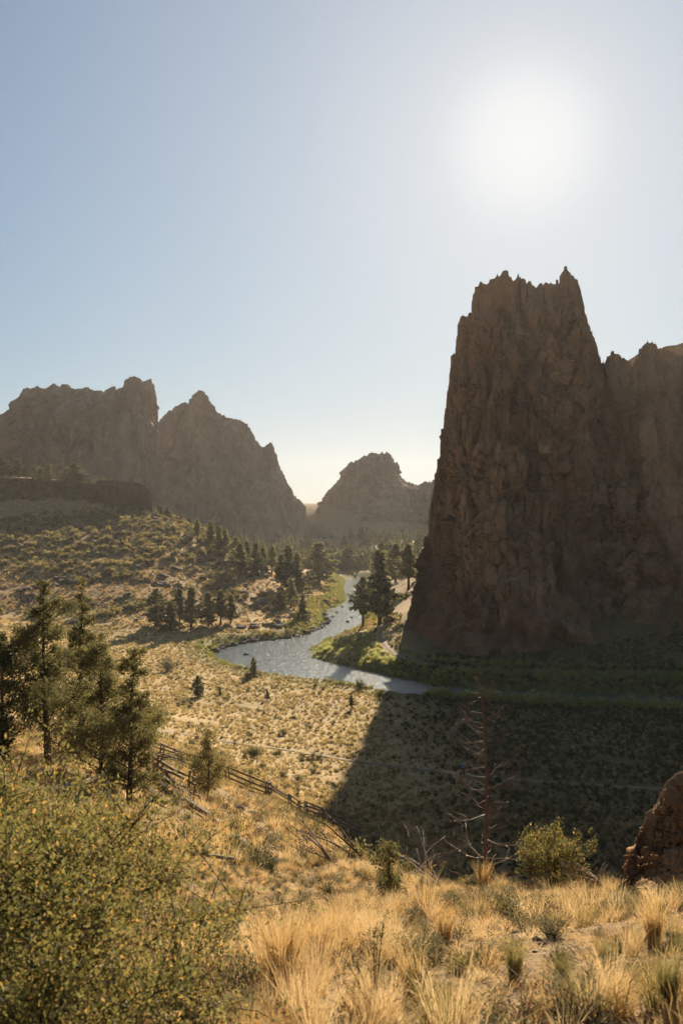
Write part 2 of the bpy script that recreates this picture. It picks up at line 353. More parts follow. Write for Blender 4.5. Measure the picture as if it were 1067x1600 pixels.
def tube(pts, rad, n=6, wob=0.0, rnd=None):
    """tapered tube through pts -> (V, F quads)"""
    pts = [Vector(p) for p in pts]; V = []; Fc = []
    for k, p in enumerate(pts):
        d = (pts[min(k + 1, len(pts) - 1)] - pts[max(k - 1, 0)]).normalized()
        a = d.cross(Vector((0.3, 0.9, 0.1))).normalized() if abs(d.z) > .5 else d.cross(Vector((0, 0, 1))).normalized()
        b = d.cross(a)
        r_ = rad[k] if hasattr(rad, '__len__') else rad
        for j in range(n):
            t = 2 * math.pi * j / n; rr = r_ * (1 + (rnd.uniform(-wob, wob) if rnd else 0))
            V.append(p + a * math.cos(t) * rr + b * math.sin(t) * rr)
    for k in range(len(pts) - 1):
        for j in range(n):
            j2 = (j + 1) % n; Fc.append((k * n + j, k * n + j2, (k + 1) * n + j2, (k + 1) * n + j))
    Fc.append(tuple(range(n - 1, -1, -1))); Fc.append(tuple(range((len(pts) - 1) * n, len(pts) * n)))
    return V, Fc
class Acc:
    def __init__(s): s.V = []; s.F = []; s.m = []
    def add(s, VF, mi=0):
        V, Fc = VF; o = len(s.V); s.V += [tuple(v) for v in V]; s.F += [tuple(q + o for q in f) for f in Fc]; s.m += [mi] * len(Fc)
def leaf_tris(C, size, rng, aspect=.5, up=0.0, outdir=None):
    """one elongated triangle pair (diamond) per centre, random orientation"""
    n = len(C); d = rng.normal(size=(n, 3)); 
    if outdir is not None: d = d * .7 + outdir
    d[:, 2] += up; d /= np.linalg.norm(d, axis=1)[:, None] + 1e-9
    s = np.cross(d, rng.normal(size=(n, 3))); s /= np.linalg.norm(s, axis=1)[:, None] + 1e-9
    sz = (np.asarray(size) * rng.uniform(.6, 1.35, n))[:, None]
    a = C - d * sz * .5; b = C + s * sz * aspect * .5; c = C + d * sz * .5; e = C - s * sz * aspect * .5
    V = np.stack([a, b, c, e], 1).reshape(-1, 3)
    return V, np.arange(n * 4).reshape(-1, 4)

# ---------------------------------------------------------------- terrain mesh
th = np.concatenate([np.linspace(-180, -44, 26), np.linspace(-42, -25, 60)[:-1], np.linspace(-25, 25, 480), np.linspace(25, 42, 60)[1:], np.linspace(44, 180, 26)])
rr = np.concatenate([[0.05], np.exp(np.linspace(math.log(.6), math.log(20), 90)), np.exp(np.linspace(math.log(20), math.log(90), 110))[1:], np.linspace(90, 400, 230)[1:], np.linspace(400, 800, 90)[1:], np.exp(np.linspace(math.log(800), math.log(2500), 24))[1:]])
TH, RRR = np.meshgrid(np.radians(th), rr, indexing='ij')
X = np.sin(TH) * RRR; Y = np.cos(TH) * RRR; Z = H(X, Y)
rd_all = np.full(X.shape, 99.0); _m = (RRR < 620) & (Y > 100); rd_all[_m] = river_d(X[_m], Y[_m])
green = np.clip(1 - (rd_all - 2) / 9, 0, 1) * (1 - .0 * X)
talus = np.clip((Z - 2.2) / 4, 0, 1) * sstep(245, 280, Y)
talus = np.maximum(talus, sstep(500, 560, Y))
sage_shade_mask = sstep(-.01, .07, X / np.maximum(Y, 1)) * sstep(45, 80, Y) * (1 - sstep(235, 260, Y)) * sstep(5, 20, X)  # valley floor inside the cliff's shadow, where shade is painted deeper
Fg = grid_faces(len(th), len(rr))[:, ::-1]
mg = mat('ground_soil_and_grass'); q = NB(mg); p = q.pos()
n1 = q.noise(p, .9, 8, .7); n2 = q.noise(p, .06, 5, .6, .5); n3 = q.noise(p, 6.0, 6, .75)
c = q.ramp(n1, [(.25, (.36,.235,.10)), (.5, (.58,.41,.19)), (.75, (.70,.52,.27))])
c = q.mix(q.math('MULTIPLY', q.ramp(n2, [(.45, (0,0,0)), (.6, (1,1,1))]), .4), c, (.26,.19,.08))
cr = q.ramp(n1, [(.3, (.12,.07,.032)), (.5, (.33,.205,.095)), (.7, (.50,.34,.17))])
c = q.mix(q.math('MULTIPLY', q.attr('near'), .8), c, q.ramp(n1, [(.25, (.15,.092,.042)), (.5, (.28,.18,.085)), (.75, (.41,.29,.15))]))
c = q.mix(q.math('MULTIPLY', q.attr('talus'), .85), c, cr)
c = q.mix(q.math('MULTIPLY', q.attr('green'), .8), c, q.ramp(n1, [(.3, (.06,.075,.015)), (.7, (.17,.18,.04))]))
c = q.mix(q.math('MULTIPLY', q.attr('farwood_shade'), .85), c, q.ramp(n1, [(.3, (.03,.035,.015)), (.7, (.09,.085,.04))]))  # dark wood floor, its tone also painting in shade below the far cliffs
c = q.mix(q.math('MULTIPLY', q.attr('sage'), .8), c, q.ramp(n1, [(.3, (.045,.042,.016)), (.7, (.12,.10,.04))]))  # dark sage green over the shaded floor, deepening the shade in colour
c = q.mix(.4, c, q.ramp(n3, [(.3, (.5,.48,.45)), (.55, (1,1,1))]), 'MULTIPLY')
q.put(q.b.inputs['Base Color'], c); q.b.inputs['Roughness'].default_value = .95; q.b.inputs['Specular IOR Level'].default_value = .1
q.bump(q.math('ADD', n1, q.math('MULTIPLY', n3, .3)), .9, .35)
fw = sstep(480, 540, Y) * (1 - sstep(700, 760, Y)) * sstep(.35, .55, .5 + .8 * fbm(P3(X.ravel() / 40, Y.ravel() / 40), 3).reshape(X.shape) - .2 + .45 * (1 - sstep(560, 680, Y)))
tag(mk('ground', np.stack([X, Y, Z], -1).reshape(-1, 3), Fg, mg, smooth=True, attrs={'green': green, 'talus': talus, 'farwood_shade': fw, 'sage': sage_shade_mask, 'near': 1 - sstep(60, 110, RRR)}), kind='structure')

# paths
mp = mat('dirt_path'); q = NB(mp); p = q.pos(); n1 = q.noise(p, 1.2, 8, .7)
q.put(q.b.inputs['Base Color'], q.ramp(n1, [(.3, (.18,.12,.065)), (.7, (.31,.215,.12))])); q.b.inputs['Roughness'].default_value = .95
q.bump(n1, .6, .08)
for (pts, wd) in PATHS:
    seg = np.concatenate([[0], np.cumsum(np.hypot(*np.diff(pts, axis=0).T))]); s = np.arange(0, seg[-1], .8)
    cx = np.interp(s, seg, pts[:, 0]); cy = np.interp(s, seg, pts[:, 1])
    k = np.ones(9) / 9; cx = np.convolve(np.pad(cx, 4, 'edge'), k, 'valid'); cy = np.convolve(np.pad(cy, 4, 'edge'), k, 'valid')
    tx = np.gradient(cx); ty = np.gradient(cy); l = np.hypot(tx, ty); nx, ny = -ty / l, tx / l
    ws = wd * .5 * (1 + .25 * perlin(P3(s / 4, s * 0)))
    off = np.linspace(-1, 1, 5)
    PX = cx[:, None] + nx[:, None] * ws[:, None] * off; PY = cy[:, None] + ny[:, None] * ws[:, None] * off
    PZ = H(PX, PY) + .12; PZ[:, 0] -= .15; PZ[:, -1] -= .15
    tag(mk('path', np.stack([PX, PY, PZ], -1).reshape(-1, 3), grid_faces(len(s), 5), mp, smooth=True), kind='structure')

# river water
mw = mat('river_water'); q = NB(mw); p = q.pos()
q.b.inputs['Base Color'].default_value = (.11, .135, .14, 1); q.b.inputs['Roughness'].default_value = .10; q.b.inputs['IOR'].default_value = 1.6
q.b.inputs['Specular IOR Level'].default_value = .6
w1 = q.noise(q.mapping(p, (1.0, .45, 1)), .9, 5, .65, .6); w2 = q.noise(q.mapping(p, (1, .6, 1)), 3.2, 4, .7)
q.bump(q.math('ADD', w1, q.math('MULTIPLY', w2, .45)), .9, .24)
gx = np.linspace(-75, 260, 3); 
tag(mk('river', [(-80, 130, 0), (330, 130, 0), (330, 520, 0), (-80, 520, 0)], [(0, 1, 2, 3)], mw), kind='structure')

# ---------------------------------------------------------------- cliffs
def cliff(name, pts, nu, nv, thick, amp, wl, m, seed=0, flare=.7, nvb=40, crestj=1.0, vst=4.5, base_off=-3.0, bigk=1.6, iso_k=.8, endw=0.0, lump=.62):
    """pts: (crest px, crest py, crest D, base px, base D[, base z]); a rock wall ruled from a jagged crest down to its foot, with a back side"""
    A = np.array([((a - CX) / F * D, D, EYE + (CY - b) / F * D, (e - CX) / F * g, g) for a, b, D, e, g in pts])
    dl = np.linalg.norm(np.diff(A[:, :3], axis=0), axis=1) + .6 * np.linalg.norm(np.diff(A[:, 3:5], axis=0), axis=1)
    s = np.concatenate([[0], np.cumsum(dl)]); u = np.linspace(0, s[-1], nu)
    Cr = np.stack([np.interp(u, s, A[:, k]) for k in range(5)], 1)
    kk = np.ones(15) / 15
    for k in (1, 3, 4): Cr[:, k] = np.convolve(np.pad(Cr[:, k], 7, 'edge'), kk, 'valid')
    jag = .7 * fbm(np.stack([u / (wl * .22), u * 0 + seed, u * 0], 1), 4, .7) + .9 * (fbm(np.stack([u / (wl * .13), u * 0 + seed, u * 0 + 4], 1), 3, .6, True) - .35)
    endf = np.clip(np.minimum(u, u[-1] - u) / (wl * .5), 0, 1)
    bz = H(Cr[:, 3], Cr[:, 4]) + base_off
    c = Cr[:, :3].copy(); c[:, 2] += crestj * jag * endf; c[:, 0] += .35 * crestj * endf * perlin(np.stack([u / (wl * .1), u * 0, u * 0 + 5], 1))
    c[:, 2] = np.maximum(c[:, 2], bz + .5)
    v = np.linspace(0, 1, nv)[None, :, None]
    hf = np.clip(v, 0, 1) ** flare
    b3 = np.stack([Cr[:, 3], Cr[:, 4], bz], 1)
    P = np.empty((nu, nv, 3)); P[..., :2] = b3[:, None, :2] * (1 - hf) + c[:, None, :2] * hf
    P[..., 2] = bz[:, None] + (c[:, 2] - bz)[:, None] * v[..., 0]
    du = np.gradient(P, axis=0); dv = np.gradient(P, axis=1); nn = np.cross(du, dv); nn /= np.linalg.norm(nn, axis=2)[..., None] + 1e-9
    nn[..., 2] *= .3
    if nn[:, nv // 2, 1].mean() > 0: nn = -nn
    q3 = P.reshape(-1, 3); wrp = np.stack([fbm(q3 / (wl * 1.3) + 31 + seed, 2), fbm(q3 / (wl * 1.3) + 57 + seed, 2), np.zeros(len(q3))], 1) * wl * .3
    qq = (q3 + wrp) / np.array([wl, wl, wl * vst]) + seed * 7.7
    dsp = amp * (.85 * fbm(qq, 3, .5, True) + .55 * fbm(qq * 2.3 + 9, 4, .55, True))
    iso = fbm(q3 / (wl * .9) + seed, 5, .55)
    dsp += amp * iso_k * iso
    dsp += amp * .30 * fbm((q3 + wrp) / np.array([wl * .12, wl * .12, wl * .1 * vst]), 3, .6, True)
    ef = np.repeat(sstep(.3, 3.5, u / wl) * sstep(.5, 5.0, (u[-1] - u) / wl), nv)
    if endw: ef = ef * np.repeat(.15 + .85 * np.clip(u / endw, 0, 1) ** 1.5, nv)
    dsp = dsp * lump + amp * .75 * ef * cells((q3 + wrp * .4) / np.array([wl * .42, wl * .42, wl * .30 * vst]) + seed) + amp * .34 * cells((q3 + wrp * .3) / np.array([wl * .17, wl * .17, wl * .09 * vst]) + 3 * seed)
    ck = (q3 + wrp * .35) / np.array([wl * .55, wl * .55, wl * vst * .9]) + 5.5 + seed; dsp -= amp * 1.3 * np.clip(1 - np.abs(perlin(ck)) * 3.2, 0, 1) ** 2
    ck = (q3 + wrp * .25) / np.array([wl * .2, wl * .2, wl * vst * .6]) + 8.5 + seed; dsp -= amp * .5 * np.clip(1 - np.abs(perlin(ck)) * 2.6, 0, 1) ** 2
    big = amp * bigk * perlin(q3 / np.array([wl * 3.2, wl * 3.2, wl * 8]) + 3.3 * seed); dsp += big
    vv = np.broadcast_to(v[..., 0], (nu, nv)).ravel()
    fade = .12 + .88 * (1 - sstep(.80, 1.0, vv)); 
    ue = np.repeat(endf * (.25 + .75 * np.clip((u[-1] - u) / (wl * 5.5), 0, 1) ** 1.3), nv)
    if endw: ue = ue * np.repeat(.22 + .78 * np.clip(u / endw, 0, 1), nv); dsp -= amp * .6 * np.repeat(1 - np.clip(u / endw, 0, 1), nv)
    dsp = (dsp + amp * .1) * fade * (.08 + .92 * ue)
    Pd = P + nn * dsp.reshape(nu, nv)[..., None]
    # back side: from the crest down behind
    vb = np.linspace(0, 1, nvb)[None, 1:, None]
    kx = (c[:, 1] + thick) / c[:, 1]
    bb = np.stack([c[:, 0] * kx, c[:, 1] + thick, bz - 4], 1)
    Pb = np.empty((nu, nvb - 1, 3)); hb = vb ** 1.5
    Pb[..., :2] = c[:, None, :2] * (1 - hb) + bb[:, None, :2] * hb
    zc = Pd[:, -1, 2]
    Pb[..., 2] = zc[:, None] * (1 - vb[..., 0]) + bb[:, 2][:, None] * vb[..., 0]
    off = Pd[:, -1:, :2] - c[:, None, :2]
    Pb[..., :2] += off * (1 - vb)
    qb = Pb.reshape(-1, 3); Pb[..., 2] += (amp * .8 * fbm(qb / wl + 3, 3)).reshape(nu, nvb - 1) * np.minimum(vb[..., 0] * 4, 1) * (1 - vb[..., 0])- .0
    ALL = np.concatenate([Pd, Pb], 1); nvt = ALL.shape[1]
    return mk(name, ALL.reshape(-1, 3), grid_faces(nu, nvt)[:, ::-1], m, smooth=False)

MAIN = [(627,1014,214,630,211),(632,985,232,640,208),(640,950,238,655,206),(650,905,242,668,205),(660,865,244,680,204),(668,830,246,690,203),(672,790,247,700,203),(680,750,248,708,203),
 (686,715,248,715,202),(690,680,249,722,202),(697,640,249,728,202),(702,600,250,735,201),(706,560,250,742,201),(712,545,250,748,201),(716,505,250,755,200),(724,494,250,760,200),(735,490,250,768,200),(739,458,249,775,200),(748,447,249,780,200),
 (765,440,248,790,200),(780,431,247,800,200),(790,427,246,806,200),(797,436,246,812,200),(803,438,246,818,200),(810,430,246,824,200),(818,441,246,832,200),(832,447,246,840,200),(838,452,246,845,201),(843,443,246,850,201),(848,452,246,856,201),(857,446,246,862,201),(868,448,246,870,202),
 (876,433,246,878,203),(884,418,246,885,203),(890,430,246,892,203),(898,441,246,898,204),(906,452,247,904,204),(908,480,248,908,205),(915,495,249,914,206),(922,522,250,920,207),(930,532,251,926,208),(934,552,252,932,209),(937,570,252,940,210),
 (946,568,250,950,210),(954,551,248,958,209),(968,558,246,970,208),(980,568,244,984,207),(990,575,243,992,206),(998,556,242,1000,205),(1007,539,241,1010,204),(1014,537,240,1018,203),(1028,543,240,1030,202),(1040,549,240,1044,201),(1067,560,240,1070,200),
 (1120,570,238,1120,198),(1200,560,236,1200,196),(1320,590,234,1320,195),(1450,620,232,1450,195),(1600,700,230,1600,195),(1750,830,228,1750,196)]
tag(cliff('cliff', MAIN, 860, 330, 60, 2.9, 13, M['cliff'], 1, flare=.75, crestj=1.9, iso_k=.2, vst=12, lump=.5, endw=110.0), 'towering dark brown rock cliff with a spired top rising from the right bank', 'cliff', kind=None)
BACKR = [(930,640,330,930,300),(960,575,330,960,300),(1000,552,335,1000,300),(1040,542,335,1040,300),(1067,537,335,1067,300),(1120,530,335,1120,300),(1250,525,335,1250,300),(1400,560,335,1400,300)]
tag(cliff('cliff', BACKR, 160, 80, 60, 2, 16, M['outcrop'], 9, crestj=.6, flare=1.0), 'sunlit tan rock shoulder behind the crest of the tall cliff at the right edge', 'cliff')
LA = [(-260,760,620,-260,590),(-200,700,620,-200,585),(-120,688,625,-120,585),(-30,672,628,-30,585),(-4,662,630,-6,586),(2,668,630,0,586),(6,651,630,6,586),(10,664,630,10,586),(14,651,630,14,586),(19,664,630,19,586),(25,640,632,25,588),(31,622,633,31,590),(38,610,634,38,590),(60,608,636,58,592),(70,612,636,70,593),(85,602,637,84,595),(92,609,638,92,596),(105,604,639,106,598),(120,613,640,120,600),(135,607,640,136,600),(150,613,640,150,598),(165,615,638,164,594),(178,607,636,176,590),(188,613,634,186,588),(195,606,632,194,584),(200,595,630,202,580),(210,591,630,210,578),(222,597,630,220,577),(236,596,631,232,577),(240,610,633,238,578),(245,640,636,244,580),(248,690,640,250,582),(256,735,645,256,586),(266,775,650,264,590),(282,820,652,276,592)]
tag(cliff('cliff', LA, 620, 200, 70, 8.5, 34, M['far'], 2, flare=.8, vst=6, iso_k=.5, crestj=3.4, bigk=2.4), 'broad brown rock massif with a level jagged top, leftmost on the skyline', 'cliff')
LBm = [(215,760,690,220,660),(240,665,700,240,655),(262,646,705,262,650),(285,633,705,285,648),(294,629,705,294,646),(300,618,705,300,645),(312,611,705,312,644),(322,614,705,322,644),(330,630,706,330,644),(340,645,707,340,645),(355,655,708,356,646),(375,656,710,376,648),(388,665,710,388,650),(396,680,711,398,652),(405,697,712,406,655),(411,701,712,412,656),(418,695,712,420,658),(426,694,712,426,659),(430,706,713,430,660),(440,735,715,438,664),(452,760,717,448,670),(462,776,719,458,676),(478,792,720,470,685)]
tag(cliff('cliff', LBm, 460, 190, 70, 8.0, 36, M['far'], 3, flare=.8, vst=6, iso_k=.5, crestj=3.0, bigk=2.4), 'peaked tan rock massif stepping down to the saddle, left of the gap', 'cliff')
CC = [(497,800,770,500,745),(503,790,780,506,740),(508,778,785,512,738),(516,766,790,518,736),(530,750,792,528,734),(540,732,794,538,733),(548,722,795,546,733),(560,722,796,560,733),(567,714,796,568,733),(577,711,796,578,734),(590,710,796,590,735),(605,707,796,604,735),(614,713,796,612,735),(620,724,797,618,736),(626,740,798,624,736),(630,751,798,630,736),(642,756,798,642,736),(652,759,798,654,736),(665,754,796,666,734),(680,750,792,680,730),(700,742,790,700,728),(760,735,785,760,725),(850,760,780,850,720)]
tag(cliff('cliff', CC, 460, 180, 70, 8.0, 34, M['far'], 4, flare=.75, vst=6, iso_k=.5, crestj=3.0, bigk=2.0), 'rounded tan rock dome in the middle distance, right of the saddle', 'cliff')
RIM = [(-420,735,406,-420,400),(-200,741,404,-200,397),(-60,745,403,-60,396),(0,747,403,0,395),(60,748,402,60,394),(85,750,401,85,393),(110,752,400,110,392),(140,756,399,140,391),(170,759,397,168,389),(200,764,395,198,387),(216,767,393,214,385),(230,774,391,226,383),(236,786,389,232,382),(240,800,387,236,381)]
tag(cliff('rimrock', RIM, 520, 60, 14, 1.5, 6.5, M['rim'], 5, flare=1.0, crestj=.7, vst=3, base_off=-4), 'low dark rimrock band capping the left hillside', 'cliff')
RIM2 = [(150,752,428,150,422),(165,750,428,165,422),(185,751,427,185,421),(205,753,426,205,420),(222,757,424,220,418),(232,764,422,228,416),(238,774,420,234,414)]
tag(cliff('rimrock', RIM2, 160, 24, 10, .8, 6, M['rim'], 6, flare=1.0, crestj=.6, vst=3, base_off=-8), 'short upper step of rimrock behind the right end of the dark band', 'cliff')
OC = [(960,1400,12.6,958,12.4),(972,1378,12.9,966,12.2),(984,1345,13.3,974,12.1),(994,1312,13.7,984,11.9),(1003,1290,13.9,994,11.8),(1010,1273,14.0,1002,11.7),(1024,1262,14.1,1012,11.6),(1032,1240,14.2,1022,11.6),(1042,1222,14.3,1032,11.6),(1055,1210,14.4,1044,11.6),(1070,1206,14.5,1060,11.6),(1110,1190,14.6,1100,11.6),(1180,1200,14.7,1180,11.6),(1260,1250,14.7,1260,11.8),(1330,1380,14.5,1330,12)]
tag(cliff('rock_outcrop', OC, 260, 140, 2.5, .11, .8, M['outcrop'], 8, flare=.7, crestj=.07, vst=1.5, base_off=-.5), 'orange brown rock outcrop at the right edge beside dry grass', 'rock')

# ---------------------------------------------------------------- vegetation builders
def conifer(name, h, wd, seed, label, kind='pine', n=2600, leaf=.5, trunk_clear=.12, m='pine', taper=1.0, nb=46, gap=.25):
    rng = np.random.RandomState(seed); rnd = random.Random(seed)
    root = empty(name); tag(root, label, 'tree')
    A = Acc(); bend = [rnd.uniform(-.02, .02) * h for _ in range(5)]
    tp = [(bend[k] * k / 5, bend[4 - k] * k / 5, h * k / 4.6) for k in range(5)]
    A.add(tube(tp, [h * .022, h * .017, h * .012, h * .007, h * .002], 7))
    Cs = []; Ds = []
    for b in range(nb):
        f = trunk_clear + (1 - trunk_clear) * (b + rnd.random()) / nb; z = f * h
        prof = (1 - f) ** taper * (1 if f > trunk_clear + .12 else .5 + 4 * (f - trunk_clear)) + .04
        ln = wd * .5 * prof * rnd.uniform(.55, 1.2)
        if rnd.random() < gap * .6: ln *= rnd.uniform(.15, .5)
        elif rnd.random() < .12: ln *= 1.35
        ln *= 1 + .3 * math.sin(f * 9 + seed * 2.1)
        a = b * 2.4 + rnd.uniform(-.5, .5); rise = (.25 - .55 * (1 - f)) if kind == 'pine' else .55
        pts = []
        for t in (0, .35, .7, 1): pts.append((math.cos(a) * ln * t, math.sin(a) * ln * t, z + ln * (rise * t + (.25 * t * t if kind == 'pine' else .2 * t * t))))
        A.add(tube(pts, [h * .005 * (1.3 - f), h * .004 * (1.3 - f), h * .002, h * .0008], 4))
        k = max(4, int(n / nb * (prof * 1.6 + .15))) if kind == 'pine' else max(6, int(n / nb * 2.1 * ln / (wd * .5))); t = rng.uniform(.22 if kind == 'pine' else .4, 1.05, k) ** .8
        P = np.array(pts); px = np.stack([np.interp(t, [0, .35, .7, 1], P[:, q]) for q in range(3)], 1)
        sp = ((.10 if kind == 'pine' else .15) * ln + leaf * (.35 if kind == 'pine' else 1.1)) * (1.25 - .7 * t)[:, None]
        px += rng.normal(size=(k, 3)) * sp * np.array([1, 1, .62])
        Cs.append(px); Ds.append(np.tile([math.cos(a) * .5, math.sin(a) * .5, .35 if kind == 'pine' else .8], (k, 1)))
    C = np.concatenate(Cs); Dd = np.concatenate(Ds)
    V, Fc = leaf_tris(C, leaf, rng, .5, 0, Dd)
    mk('trunk', A.V, A.F, M['bark'], root, smooth=True)
    mk('crown', V, Fc, M[m], root)
    return root
def snagless(root): return root
def shrub_mesh(name, r, h, n, leaf, seed, m, stems=10, up=.6, link=True, aspect=.45, hollow=.35):
    rng = np.random.RandomState(seed); rnd = random.Random(seed); A = Acc(); Cs = []; Ds = []
    for b in range(stems):
        a = 2 * math.pi * (b + rnd.random()) / stems; e = rnd.uniform(.15, 1.0); L_ = rnd.uniform(.75, 1.1)
        tip = (math.cos(a) * r * (1 - e * .75) * L_, math.sin(a) * r * (1 - e * .75) * L_, h * (.35 + .65 * e) * L_)
        mid = (tip[0] * .45, tip[1] * .45, tip[2] * .6)
        A.add(tube([(0, 0, -.02 * h), mid, tip], [h * .02, h * .012, h * .003], 3))
        k = n // stems; t = rng.uniform(hollow, 1.05, k)[:, None]
        c = np.where(t < .6, np.array(mid) * t / .6, np.array(mid) + (np.array(tip) - np.array(mid)) * (t - .6) / .4)
        c = c + rng.normal(size=(k, 3)) * np.array([r * .17, r * .17, h * .10])
        Cs.append(c); Ds.append(c / (np.linalg.norm(c, axis=1)[:, None] + 1e-6) * .7)
    C = np.concatenate(Cs); C[:, 2] = np.abs(C[:, 2]); V, Fc = leaf_tris(C, leaf, rng, aspect, up, np.concatenate(Ds))
    o = len(V); nl = len(Fc)
    AV = np.array(A.V); faces = [tuple(f) for f in Fc.tolist()] + [tuple(q_ + o for q_ in f) for f in A.F]
    return mk(name, np.concatenate([V, AV]), faces, [M[m], M['bark']], mi=[0] * nl + [1] * len(A.F), link=link)
def tussock(name, r, h, n, wdt, seed, m, seeds=0, link=False, lean=.6, seg=3):
    rng = np.random.RandomState(seed); V = []; Fc = []; tip = []
    for b in range(n):
        a = rng.uniform(0, 2 * math.pi); br = r * .35 * math.sqrt(rng.uniform(0, 1)); L_ = h * rng.uniform(.5, 1.1)
        out = lean * rng.uniform(.05, 1) * L_; bx, by = math.cos(a) * br, math.sin(a) * br; a2 = a + rng.normal() * .5
        dx, dy = math.cos(a2), math.sin(a2); pa = rng.uniform(0, math.pi); sx, sy = math.cos(pa), math.sin(pa); o = len(V)
        for k in range(seg + 1):
            t = k / seg; w_ = wdt * (1 - t * .85) * .5; q_ = out * t * t; zz = L_ * (t - .12 * t * t * lean)
            V.append((bx + dx * q_ - sx * w_, by + dy * q_ - sy * w_, zz)); V.append((bx + dx * q_ + sx * w_, by + dy * q_ + sy * w_, zz)); tip += [t, t]
            if k: Fc.append((o + 2 * k - 2, o + 2 * k - 1, o + 2 * k + 1, o + 2 * k))
        if b < seeds:
            cx_, cy_, cz_ = bx + dx * out, by + dy * out, zz; hl = h * .14
            for g in range(6):
                t = g / 5; w2 = wdt * 1.1 * (1 - abs(t - .4)); o = len(V)
                q0 = np.array((cx_ + dx * hl * t * .6, cy_ + dy * hl * t * .6, cz_ + hl * t * .8 - hl * t * t * .5))
                V += [tuple(q0 - (sx * w2, sy * w2, 0)), tuple(q0 + (sx * w2, sy * w2, .0)), tuple(q0 + (dx * hl * .3, dy * hl * .3, hl * .2))]; tip += [1, 1, 1]; Fc.append((o, o + 1, o + 2))
    return mk(name, V, Fc, M[m], link=link)

def boulder_mesh(name, seed, m, link=True):
    rng_ = np.random.RandomState(seed); import bmesh
    bm = bmesh.new(); bmesh.ops.create_icosphere(bm, subdivisions=2, radius=1)
    P = np.array([v.co[:] for v in bm.verts]); nrm = rng_.normal(size=(9, 3)); nrm /= np.linalg.norm(nrm, axis=1)[:, None]
    for k in range(9):
        dd = P @ nrm[k]; lim = rng_.uniform(.55, .8); P = P - np.maximum(dd - lim, 0)[:, None] * nrm[k]
    P += P * (.12 * perlin(P * 2 + seed))[:, None]; P *= np.array([1.25, .95, .75])
    for v, p_ in zip(bm.verts, P): v.co = p_
    me = bpy.data.meshes.new(name); bm.to_mesh(me); bm.free(); me.materials.append(m)
    o = bpy.data.objects.new(name, me)
    if link: COL.objects.link(o)
    return o
# geometry-nodes scatter of many small plants as one stuff object
def scatter(name, pos, rot, scl, idx, protos, label=None):
    c = bpy.data.collections.new(name + '_kinds')
    for k, o in enumerate(protos): o.name = '%s_kind_%02d' % (name, k); c.objects.link(o)
    me = bpy.data.meshes.new(name); n = len(pos); me.vertices.add(n); me.vertices.foreach_set('co', np.asarray(pos, np.float32).ravel())
    a = me.attributes.new('rot', 'FLOAT_VECTOR', 'POINT'); a.data.foreach_set('vector', np.asarray(rot, np.float32).ravel())
    a = me.attributes.new('scl', 'FLOAT', 'POINT'); a.data.foreach_set('value', np.asarray(scl, np.float32))
    a = me.attributes.new('idx', 'INT', 'POINT'); a.data.foreach_set('value', np.asarray(idx, np.int32))
    o = bpy.data.objects.new(name, me); COL.objects.link(o); tag(o, label, None, None, 'stuff')
    g = bpy.data.node_groups.new(name, 'GeometryNodeTree')
    g.interface.new_socket('Geometry', in_out='INPUT', socket_type='NodeSocketGeometry')
    g.interface.new_socket('Geometry', in_out='OUTPUT', socket_type='NodeSocketGeometry')
    gi = g.nodes.new('NodeGroupInput'); go = g.nodes.new('NodeGroupOutput'); ip = g.nodes.new('GeometryNodeInstanceOnPoints')
    ci = g.nodes.new('GeometryNodeCollectionInfo'); ci.inputs['Collection'].default_value = c
    ci.inputs['Separate Children'].default_value = True; ci.inputs['Reset Children'].default_value = True
    def na(nm, ty):
        k = g.nodes.new('GeometryNodeInputNamedAttribute'); k.data_type = ty; k.inputs['Name'].default_value = nm
        return k.outputs['Attribute']
    g.links.new(gi.outputs[0], ip.inputs['Points']); g.links.new(ci.outputs[0], ip.inputs['Instance'])
    ip.inputs['Pick Instance'].default_value = True
    g.links.new(na('idx', 'INT'), ip.inputs['Instance Index']); g.links.new(na('rot', 'FLOAT_VECTOR'), ip.inputs['Rotation'])
    g.links.new(na('scl', 'FLOAT'), ip.inputs['Scale']); g.links.new(ip.outputs[0], go.inputs[0])
    md = o.modifiers.new('scatter', 'NODES'); md.node_group = g
    return o
def wedge(n, r0, r1, rng, half=R(27), pw=1.0):
    """random ground points in a fan; pw 1 = uniform per area, 0 = uniform in distance"""
    u = rng.uniform(0, 1, n); k = pw + 1; r_ = (r0 ** k + (r1 ** k - r0 ** k) * u) ** (1 / k); t = rng.uniform(-half, half, n)
    return np.sin(t) * r_, np.cos(t) * r_
def path_d(x, y): return np.minimum(seg_dist(x, y, p1), seg_dist(x, y, p2))
def rots(n, rng, tilt=.12): return np.stack([rng.normal(0, tilt, n), rng.normal(0, tilt, n), rng.uniform(0, 6.28, n)], 1)
def clear_of_cliff(x, y):
    px = CX + x / y * F
    return ~((px > 628) & (y > 203) & (y < 320)) 

rng = np.random.RandomState(11)
